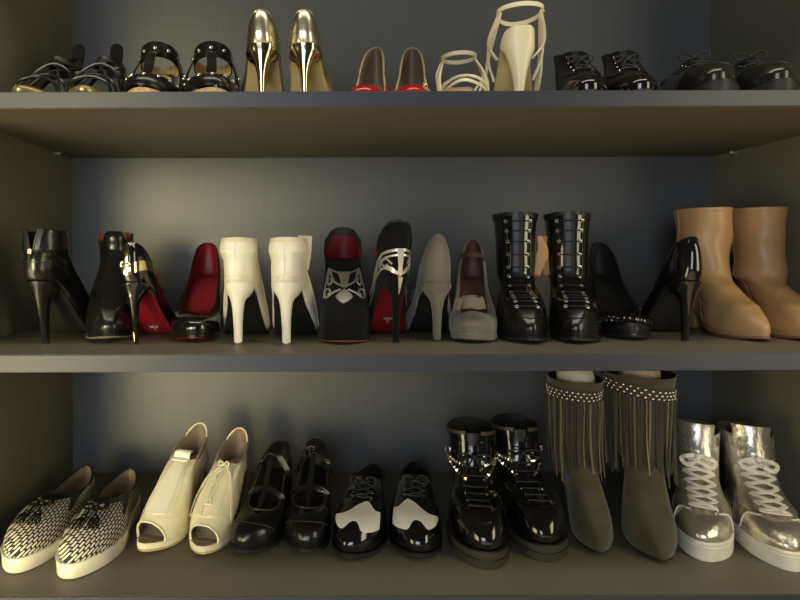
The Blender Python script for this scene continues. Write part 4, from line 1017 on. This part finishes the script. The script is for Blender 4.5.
def cream_sandal(side, lying=False):
    r = thing('strappy_stiletto_sandal', 'sandal'); L = .20; H = .138 if not lying else .07
    lf = pump_loft(L, H, W_ALMOND, bh=.075, yT=.150, zT=.050, dip=-.006, st=.008, side=side, e=.64, topw=.95)
    slab(r, lf, .006, .0008, M['nude'], name='footbed', zt=.003); slab(r, lf, .004, .0008, M['goldsole'], zt=-.002)
    heel(r, lf, M['creamstrap'], tip=(.030, 0), tw=.0065, td=.012, yf=.058, shape=(.66, .42, .22, .1, .03), lift=M['blacksole'], wtop=1.4)
    P = lambda u, v: lf.P(np.array(u), np.array(v), .001)
    # toe straps
    for v in (.30, .50, .70, .90):
        u = np.linspace(.5 - .22, .5 + .22, 26); vv = v * (1 - ((u - .5) / .22) ** 4)
        MB().ribbon(lf.P(u, vv, .0012), lf.N0(u, np.maximum(vv, .05)), .0065, .002).build('toe_strap', M['creamstrap'], r)
    # side straps climbing from the sole to the ankle, both sides
    zt = H + (.032 if not lying else .06)
    for sg in (1, -1):
        top = np.array([sg * .030, .020, zt])
        for k, (ua, va) in enumerate(((.185, .02), (.225, .02), (.27, .02), (.31, .05))):
            a = P(ua if sg > 0 else 1 - ua, va); m = (a * .45 + top * .55) + np.array([sg * (.014 - .002 * k), .012 + .006 * k, -.012])
            strap_over([a, m, top + np.array([0, .004 * k, -.002 * k])], .009, .0036, (0, .06, H), 20).build('side_strap', M['creamstrap'], r)
        a = P(.03 if sg > 0 else .97, .05)
    # ankle strap round the back
    ph = np.linspace(PI * -.06, PI * 1.06, 30) + PI
    pts = np.stack([np.cos(ph) * .034, .024 + np.sin(ph) * .030, zt + .002 + 0 * ph], -1)
    s = MB().ribbon(pts, unit(np.stack([np.cos(ph), np.sin(ph), 0 * ph], -1)), .0085, .002).build('ankle_strap', M['creamstrap'], r)
    ph2 = np.linspace(.0, PI, 24); pts = np.stack([np.cos(ph2) * .034, .024 + np.sin(ph2) * .044, zt - .004 * np.sin(ph2)], -1)
    MB().ribbon(pts, unit(np.stack([np.cos(ph2), np.sin(ph2), 0 * ph2], -1)), .0085, .002).build('ankle_strap', M['creamstrap'], r)
    buckle(np.array([.0345, .026, zt]), (1, 0, 0), np.array([0, 1., 0]), .007, .006, .0012).build('buckle', M['brass'], r)
    return r, lf

def heeled_lace_up(side):
    r = thing('heeled_lace_up_shoe', 'shoe'); L = .225; H = .075
    b = pitch(H, .010, .006)
    front = [(L, .016), (L + .001, .028), (L - .016, .044), (L - .052, .060), (.128, .088), (.092, .128)]
    back = [(.005, H), (.001, H + .008), (-.002, H + .026), (-.001, H + .045), (.003, H + .063), (.008, H + .076)]
    lf = Loft(L, W_ROUND, b, back, front, [1, 1.03, 1.05, 1.02, .98, .95], m=[0, 0, 0, .1, .5, .7], hw=.036, e=[.6, .6, .66, .76, .86, .94], dip=[0, 0, 0, 0, -.004, -.010], bw=[1, 1, .9, .8, .5, .4], ck=BANANA, side=side)
    upper(r, lf, M['dull'], M['darklin'], insole=M['darklin'])
    slab(r, lf, .008, .003, M['blacksole'])
    heel(r, lf, M['patent'], tip=(.032, 0), tw=.018, td=.034, yf=.066, shape=(.85, .68, .5, .25), lift=M['blacksole'])
    lf.patch(MB(), lambda A, B: (.5 + (A - .5) * .40, .02 + B * (.40 - .5 * (A - .5) ** 2)), .0014, 26, 10).build('toe_cap', M['patent'], r)
    for sg in (1, -1):
        lf.patch(MB(), lambda A, B: (.5 + sg * (.03 + A * .14), .60 + B * .39), .0022, 12, 12).build('quarter', M['leather'], r)
        studs(r, lf, [(lf.ux(v, sg * .016), v) for v in (.68, .76, .84, .92)], .0024, M['steel'], 'eyelet', .0026, 'ring')
    laces(lf, [.68, .76, .84, .92], .015, .0016, .004).build('lace', M['lace'], r)
    bow(MB(), lf.P(np.array(.5), np.array(.80), .008), lf.N0(np.array(.5), np.array(.8)), (0, -.5, .7), .022, .0015).build('bow', M['lace'], r)
    return r, lf

def platform_derby(side):
    r = thing('platform_derby_shoe', 'shoe'); L = .265
    lf = oxford_loft(L, W_WIDE, H=.048, st=.024, collar=.095, thr=(.11, .105), toe=.044, side=side)
    upper(r, lf, M['greytoe'], M['darklin'], insole=M['darklin'])
    slab(r, lf, .023, .005, M['blacksole'], ground=0.0)
    MB().tube(lf.ring(0, 72, .0045), .0016, 5, closed=True).build('welt', M['dull'], r)
    seam(lf, [(.30, .05), (.38, .36), (.5, .46), (.62, .36), (.70, .05)], .0012, 30, .0006).build('toe_stitching', M['dull'], r)
    for sg in (1, -1):
        lf.patch(MB(), lambda A, B: (.5 + sg * (.03 + A * .13), .62 + B * .37), .002, 12, 12).build('quarter', M['dull'], r)
        studs(r, lf, [(lf.ux(v, sg * .018), v) for v in (.70, .78, .86, .94)], .0024, M['steel'], 'eyelet', .0024, 'ring')
    laces(lf, [.70, .78, .86, .94], .017, .0018, .004).build('lace', M['lace'], r)
    bow(MB(), lf.P(np.array(.5), np.array(.90), .009), lf.N0(np.array(.5), np.array(.9)), (0, -.7, .8), .030, .0017).build('bow', M['lace'], r)
    return r, lf
# ------------------------------------------------------------------ the closet
def struct(name, c, d, m, bevel=.0):
    o = MB().box(c, d).build(name, m, None, bevel=bevel); o['kind'] = 'structure'; return o
TOP = 1.72; BOT = .0; t = .02
DEP = YB - YF
struct('wall_back', ((XL + XR) / 2, YB + .01, (TOP + BOT) / 2), (XR - XL + 2 * t, .02, TOP - BOT), M['back'])
struct('wall_left', (XL - t / 2, (YF + YB) / 2, (TOP + BOT) / 2), (t, DEP, TOP - BOT), M['side'])
struct('wall_right', (XR + t / 2, (YF + YB) / 2, (TOP + BOT) / 2), (t, DEP, TOP - BOT), M['side'])
struct('ceiling', ((XL + XR) / 2, (YF + YB) / 2, TOP + .01), (XR - XL + 2 * t, DEP, .02), M['board'])
struct('floor', (.2, .0, -.01), (6, 4, .02), mat('room_floor', srgb(132, 118, 98), .45, vary=.1, vscale=4))

def shelf(ztop, th, label, pins):
    o = thing('shelf', 'shelf', label, 'closet shelves'); o.location = ((XL + XR) / 2, (YF + YB) / 2, ztop - th)
    w = XR - XL - .001
    MB().box((0, .001, th / 2), (w, DEP - .003, th)).build('board', M['board'], o)
    MB().box((0, -DEP / 2 + .0002, th / 2), (w, .0016, th - .001)).build('front_edging', M['edge'], o, bevel=.0007)
    return o
shelf(S1, .0268, 'upper dark grey shelf board, carrying the gold heels and cream sandals', 2)
shelf(S2, .0290, 'middle dark grey shelf board, carrying the white booties and tan boots', 0)
shelf(S3, .0290, 'lowest dark grey shelf board, carrying the slip-ons and silver sneakers', 0)
def pin(x, y, z, sx, label):
    m = MB(); m.tube([(0, 0, 0), (sx * .006, 0, 0), (sx * .012, 0, 0)], .0030, 10); m.blob((sx * .012, 0, 0), .0034, 8, 6)
    o = m.build('shelf_pin', M['silver'], None); o.location = (x, y, z); o['label'] = label; o['category'] = 'pin'; o['group'] = 'shelf pins'
pin(XL, 1.275, S1 - .0268 - .0036, 1, 'small bright shelf pin on the left wall under the upper shelf')
pin(XR, 1.285, S1 - .0268 - .0036, -1, 'small bright shelf pin on the right wall under the upper shelf')

# ------------------------------------------------------------------ the shoes
R = math.radians
def aim(o, lf, xy, top, pxh, ry, sx, sc):
    """stand the toe at xy and turn the shoe until the middle of its heel end shows at picture column pxh"""
    lo, hi = -1.2, 1.2
    def col(yaw):
        d = lf.L * sc - ry; x = xy[0] - math.sin(yaw) * d; y = xy[1] + math.cos(yaw) * d
        return CXP + F * x / y
    for _ in range(50):
        m = (lo + hi) / 2
        if col(m) > pxh: lo = m
        else: hi = m
    o.scale = (sx * sc, sc, sc)
    return place_at(o, (0, lf.L * sc), xy, top, PI + lo)
def front(fn, px, py, top, pxh, label, group, *a, sc=1, sx=1.0, ry=.02):
    """shoe whose toe points at the viewer"""
    o, lf = fn(*a); o['label'] = label; o['group'] = group
    return aim(o, lf, ground(px, py, top), top, pxh, ry, sx, sc)
def rear(fn, px, py, top, yaw, label, group, *a, heel_y=.03, sc=1, sx=1.0):
    """shoe seen from behind, standing on its heel tip; yaw>0 swings the toe to the left"""
    o, lf = fn(*a); o['label'] = label; o['group'] = group; o.scale = (sc * sx, sc, sc)
    return place_at(o, (0, heel_y * sc), ground(px, py, top), top, R(yaw))
def front_at(fn, px, y, top, pxh, label, group, *a, sc=1, sx=1.0, ry=.02):
    o, lf = fn(*a); o['label'] = label; o['group'] = group
    return aim(o, lf, ((px - CXP) / F * y, y), top, pxh, ry, sx, sc)
def rear_at(fn, px, y, top, yaw, label, group, *a, sc=1, sx=1.0):
    o, lf = fn(*a); o['label'] = label; o['group'] = group; o.scale = (sc * sx, sc, sc)
    return place_at(o, (0, .03 * sc), ((px - CXP) / F * y, y), top, R(yaw))

# lowest shelf, left to right
g = 'black and white woven slip-ons'
front(slip_on, 10, 574, S3, 84, 'woven black and white slip-on with white sole, the one nearer the left wall', g, -1, sx=1.12)
front(slip_on, 69, 580, S3, 128, 'woven black and white slip-on with white sole, beside the cream peep-toe shoe', g, 1, sx=1.12)
g = 'cream peep-toe shoes'
front(peep_bootie, 143, 555, S3, 197, 'cream peep-toe ankle shoe with its white tongue folded up, next to a woven slip-on', g, 1, False, sx=1.0)
front(peep_bootie, 197, 557, S3, 237, 'cream peep-toe ankle shoe with laces and bow tied, next to a black mary jane', g, -1, True, sc=0.96, sx=1.0)
g = 'black strapped mary janes'
front(mary_jane, 242, 558, S3, 281, 'black round-toe strapped heel standing right beside the laced cream peep-toe', g, 1, False, sx=1.1)
front(mary_jane, 303, 557, S3, 315, 'black round-toe strapped heel with a small bow, beside the black and white oxfords', g, -1, True, sx=1.1)
g = 'black and white oxfords'
front(oxford, 350, 562, S3, 372, 'black patent oxford with white saddle, the left one, next to a black mary jane', g, 1, sx=1.05)
front(oxford, 416, 561, S3, 413, 'black patent oxford with white saddle, the right one, next to a studded black boot', g, -1, sx=1.05)
g = 'studded black combat boots'
front(combat_boot, 483, 568, S3, 470, 'glossy black combat boot with studded straps, beside the black and white oxford', g, -1, ry=0.06, sx=1.08, sc=0.97)
front(combat_boot, 548, 561, S3, 514, 'glossy black combat boot with studded straps, beside the olive fringed boot', g, 1, ry=0.06, sx=1.08, sc=0.97)
g = 'olive fringed boots'
b1 = front(fringe_boot, 602, 558, S3, 575, 'olive suede fringed boot on the left of its pair, next to a black combat boot', g, 1, ry=0.06, sx=0.92, sc=0.95)
b2 = front(fringe_boot, 658, 565, S3, 639, 'olive suede fringed boot on the right of its pair, next to a silver sneaker', g, -1, sc=1, ry=0.06, sx=1.08)
g = 'silver high-top sneakers'
front(high_top, 705, 561, S3, 694, 'silver high-top sneaker with white laces, standing beside the olive fringed boot', g, 1, ry=0.055, sx=0.96)
front(high_top, 786, 570, S3, 744, 'silver high-top sneaker with white laces, the one nearer the right wall', g, -1, ry=0.055, sx=1.0)
for b, pm, lab in ((b1, 'paper', 'crumpled white tissue paper stuffed in the left fringed boot'), (b2, 'pinkpaper', 'crumpled pinkish tissue paper stuffed in the right fringed boot')):
    o = MB().blob((0, 0, 0), (.038, .040, .05), 22, 14, noise=.05).build('tissue_paper', M[pm], None, sharp=3)
    bx = b.matrix_basis @ Vector((0, .06, .29)); o.location = bx; o['label'] = lab; o['category'] = 'paper'; o['group'] = 'tissue paper in the fringed boots'

# middle shelf, left to right
g = 'black heeled ankle boots'
rear(ankle_stiletto, 45, 343.5, S2, -5, 'black leather ankle boot seen from its stiletto heel, nearest the left wall', g, 1, False, sx=1.1, heel_y=.042)
front(ankle_stiletto, 106, 344, S2, 117, 'black leather ankle boot with brown lining showing, toe to the front', g, -1, True, ry=0.045, sx=1.0)
g = 'black patent pumps with red lining'
rear(black_red_pump, 135, 344.5, S2, -6, 'black patent stiletto with gold metal counter band and red sole, heel to the front', g, 1, True, sx=1.0)
front(black_red_pump, 190.5, 343.5, S2, 207, 'black patent pump with bright red inside, toe to the front', g, -1, False, sx=1.12)
g = 'white heeled booties'
rear(white_bootie, 238, 344, S2, -2, 'white leather high-heeled bootie beside the red-lined pump', g, 1, False, sx=1.0)
rear(white_bootie, 287, 344.5, S2, -5, 'white leather high-heeled bootie with a loose flap, beside the black suede shoe', g, -1, True, sx=1.0)
g = 'black suede shoes with silver ornament'
front(ornament_pump, 344, 345, S2, 343, 'black suede shoe with flat silver scroll plate on the instep, toe to the front', g, 1, False, sx=1.12)
rear(ornament_pump, 396, 342.5, S2, 5, 'black suede high heel with silver ornament round the heel and dark red sole', g, -1, True)
g = 'grey suede heels'
rear(grey_pump, 437, 341, S2, -2, 'grey suede high heel with its stiletto to the front', g, -1, True, sx=1.1)
front(grey_pump, 472, 344, S2, 473, 'grey suede heel with a rolled rosette on the toe and brown inside', g, 1, False, sx=1.02)
g = 'tall black lace-up boots'
front(laced_boot, 529, 345, S2, 515, 'black leather lace-up boot on the left of its pair, next to the rosette heel', g, -1, ry=0.05, sx=1.12)
front(laced_boot, 579, 345, S2, 567, 'black leather lace-up boot on the right of its pair, next to the braided pump', g, 1, ry=0.05, sx=1.12)
g = 'plain black pumps'
front(braided_pump, 637, 341.5, S2, 600, 'black pump with braided trim across the toe, toe to the front', g, 1, False, sx=1.08)
rear(braided_pump, 686, 341, S2, -6, 'black patent pump with slim heel to the front, in front of a tan boot', g, -1, True, sx=1.08)
g = 'tan ankle boots'
front(tan_boot, 763, 342.5, S2, 702, 'tan leather ankle boot on the left, behind the black patent pump', g, -1, ry=0.055)
front(tan_boot, 812, 342.5, S2, 756, 'tan leather ankle boot on the right, nearest the right wall', g, 1, ry=0.055)

# upper shelf, left to right
g = 'dark strappy sandals'
front_at(strappy_sandal, 20, .925, S1, 74, 'dark strappy heeled sandal with pale toe, in the far left corner', g, 1, sx=1.08)
front_at(strappy_sandal, 80, .925, S1, 114, 'dark strappy heeled sandal with tall heel tab, second from the left wall', g, -1, sx=1.08)
g = 'studded cuff sandals'
front_at(studded_sandal, 145, .94, S1, 163, 'black cuff sandal with silver eyelets, next to the dark strappy sandals', g, 1, sx=1.1)
front_at(studded_sandal, 211, .94, S1, 214, 'black cuff sandal with cork inside, next to the gold heel', g, -1, sx=1.12)
g = 'gold stilettos'
rear_at(gold_pump, 262, .985, S1, 3, 'gold leather stiletto, the left one, beside the black cuff sandal', g, 1, sx=1.2)
rear_at(gold_pump, 306, .985, S1, -7, 'gold leather stiletto, the right one, beside the red-toed pump', g, -1, sx=1.2)
g = 'nude pumps with red toes'
front_at(nude_red_pump, 363, 0.96, S1, 376, 'nude pump with red toe, the left one, next to the gold heel', g, 1, sx=0.9)
front_at(nude_red_pump, 411, 0.96, S1, 412, 'nude pump with red toe, the right one, next to the cream sandals', g, -1, sx=0.9)
g = 'cream strappy sandals'
front_at(cream_sandal, 467, .93, S1, 459, 'cream strappy sandal with toe straps to the front, low beside its upright mate', g, 1, True)
rear_at(cream_sandal, 520, .985, S1, -9, 'cream strappy sandal seen from its tall white stiletto heel', g, -1, sx=1.12)
g = 'black heeled lace-ups'
front_at(heeled_lace_up, 592, .93, S1, 568, 'black patent lace-up with round toe, next to the cream stiletto', g, 1, sx=0.95)
front_at(heeled_lace_up, 640, .93, S1, 616, 'black patent lace-up with round toe, next to the platform derby', g, -1, sx=0.95)
g = 'black platform derbies'
front_at(platform_derby, 721, .925, S1, 674, 'black platform derby with round satin toe, the left one of the last pair', g, 1, sx=0.93)
front_at(platform_derby, 779, .925, S1, 730, 'black platform derby with round satin toe, nearest the right wall', g, -1, sx=0.93)

# ------------------------------------------------------------------ light, camera
def area(name, loc, tgt, sx, sy, power, col):
    l = bpy.data.lights.new(name, 'AREA'); l.shape = 'RECTANGLE'; l.size = sx; l.size_y = sy; l.energy = power; l.color = col
    o = bpy.data.objects.new(name, l); COL.objects.link(o); o.location = loc
    o.rotation_euler = (Vector(tgt) - Vector(loc)).to_track_quat('-Z', 'Y').to_euler(); return o
wl = area('window_light', (-1.15, -.75, .85), (-.56, 1.25, .75), .70, 1.5, 4.0, (1.0, .86, .42)); wl.data.spread = R(28)
wl2 = area('low_bounce_fill', (-.88, .33, .50), (-.3, 1.1, .95), .35, .8, 4.0, (1.0, .87, .52)); wl2.data.spread = R(150)  # added low warm fill, stands in for bounce off a sunlit floor
area('far_window_light', (-.55, -1.6, 1.12), (.0, 1.1, .9), 1.0, 1.4, 24, (.82, .90, 1.0))
area('side_window_light', (1.45, .05, 1.15), (.6, 1.1, .9), .5, 1.2, 9, (1.0, .90, .62))
area('ceiling_light', (.15, .48, 2.40), (.15, .56, .4), 2.2, .25, 14, (1.0, .92, .72))
sl = bpy.data.lights.new('floor_bounce_spot', 'SPOT'); sl.energy = 720; sl.color = (1.0, .90, .68); sl.spot_size = R(62); sl.spot_blend = .5; sl.shadow_soft_size = .15  # unseen spot added overhead so the floor bounces warm light under the shelves
so = bpy.data.objects.new('floor_bounce_spot', sl); COL.objects.link(so); so.location = (.15, -.45, 2.5)

w = bpy.data.worlds.new('room'); bpy.context.scene.world = w; w.use_nodes = True
bg = w.node_tree.nodes['Background']; bg.inputs['Color'].default_value = (.5, .48, .42, 1); bg.inputs['Strength'].default_value = .07

cam = bpy.data.cameras.new('camera'); co = bpy.data.objects.new('camera', cam); COL.objects.link(co)
co.location = (0, 0, ZC); co.rotation_euler = (PI / 2, 0, 0)
cam.sensor_width = 36; cam.lens = F / 800 * 36
cam.shift_x = (400 - CXP) / 800; cam.shift_y = -(300 - CYP) / 800
cam.clip_start = .02
sc = bpy.context.scene; sc.camera = co
# a slight tilt of the hand-held camera, about its own axis
co.rotation_euler = (PI / 2, 0, 0); co.rotation_euler.rotate_axis('Z', -ROLL)
vs = sc.view_settings; vs.view_transform = 'Standard'; vs.look = 'None'; vs.gamma = 1; vs.use_curve_mapping = False; vs.exposure = 0
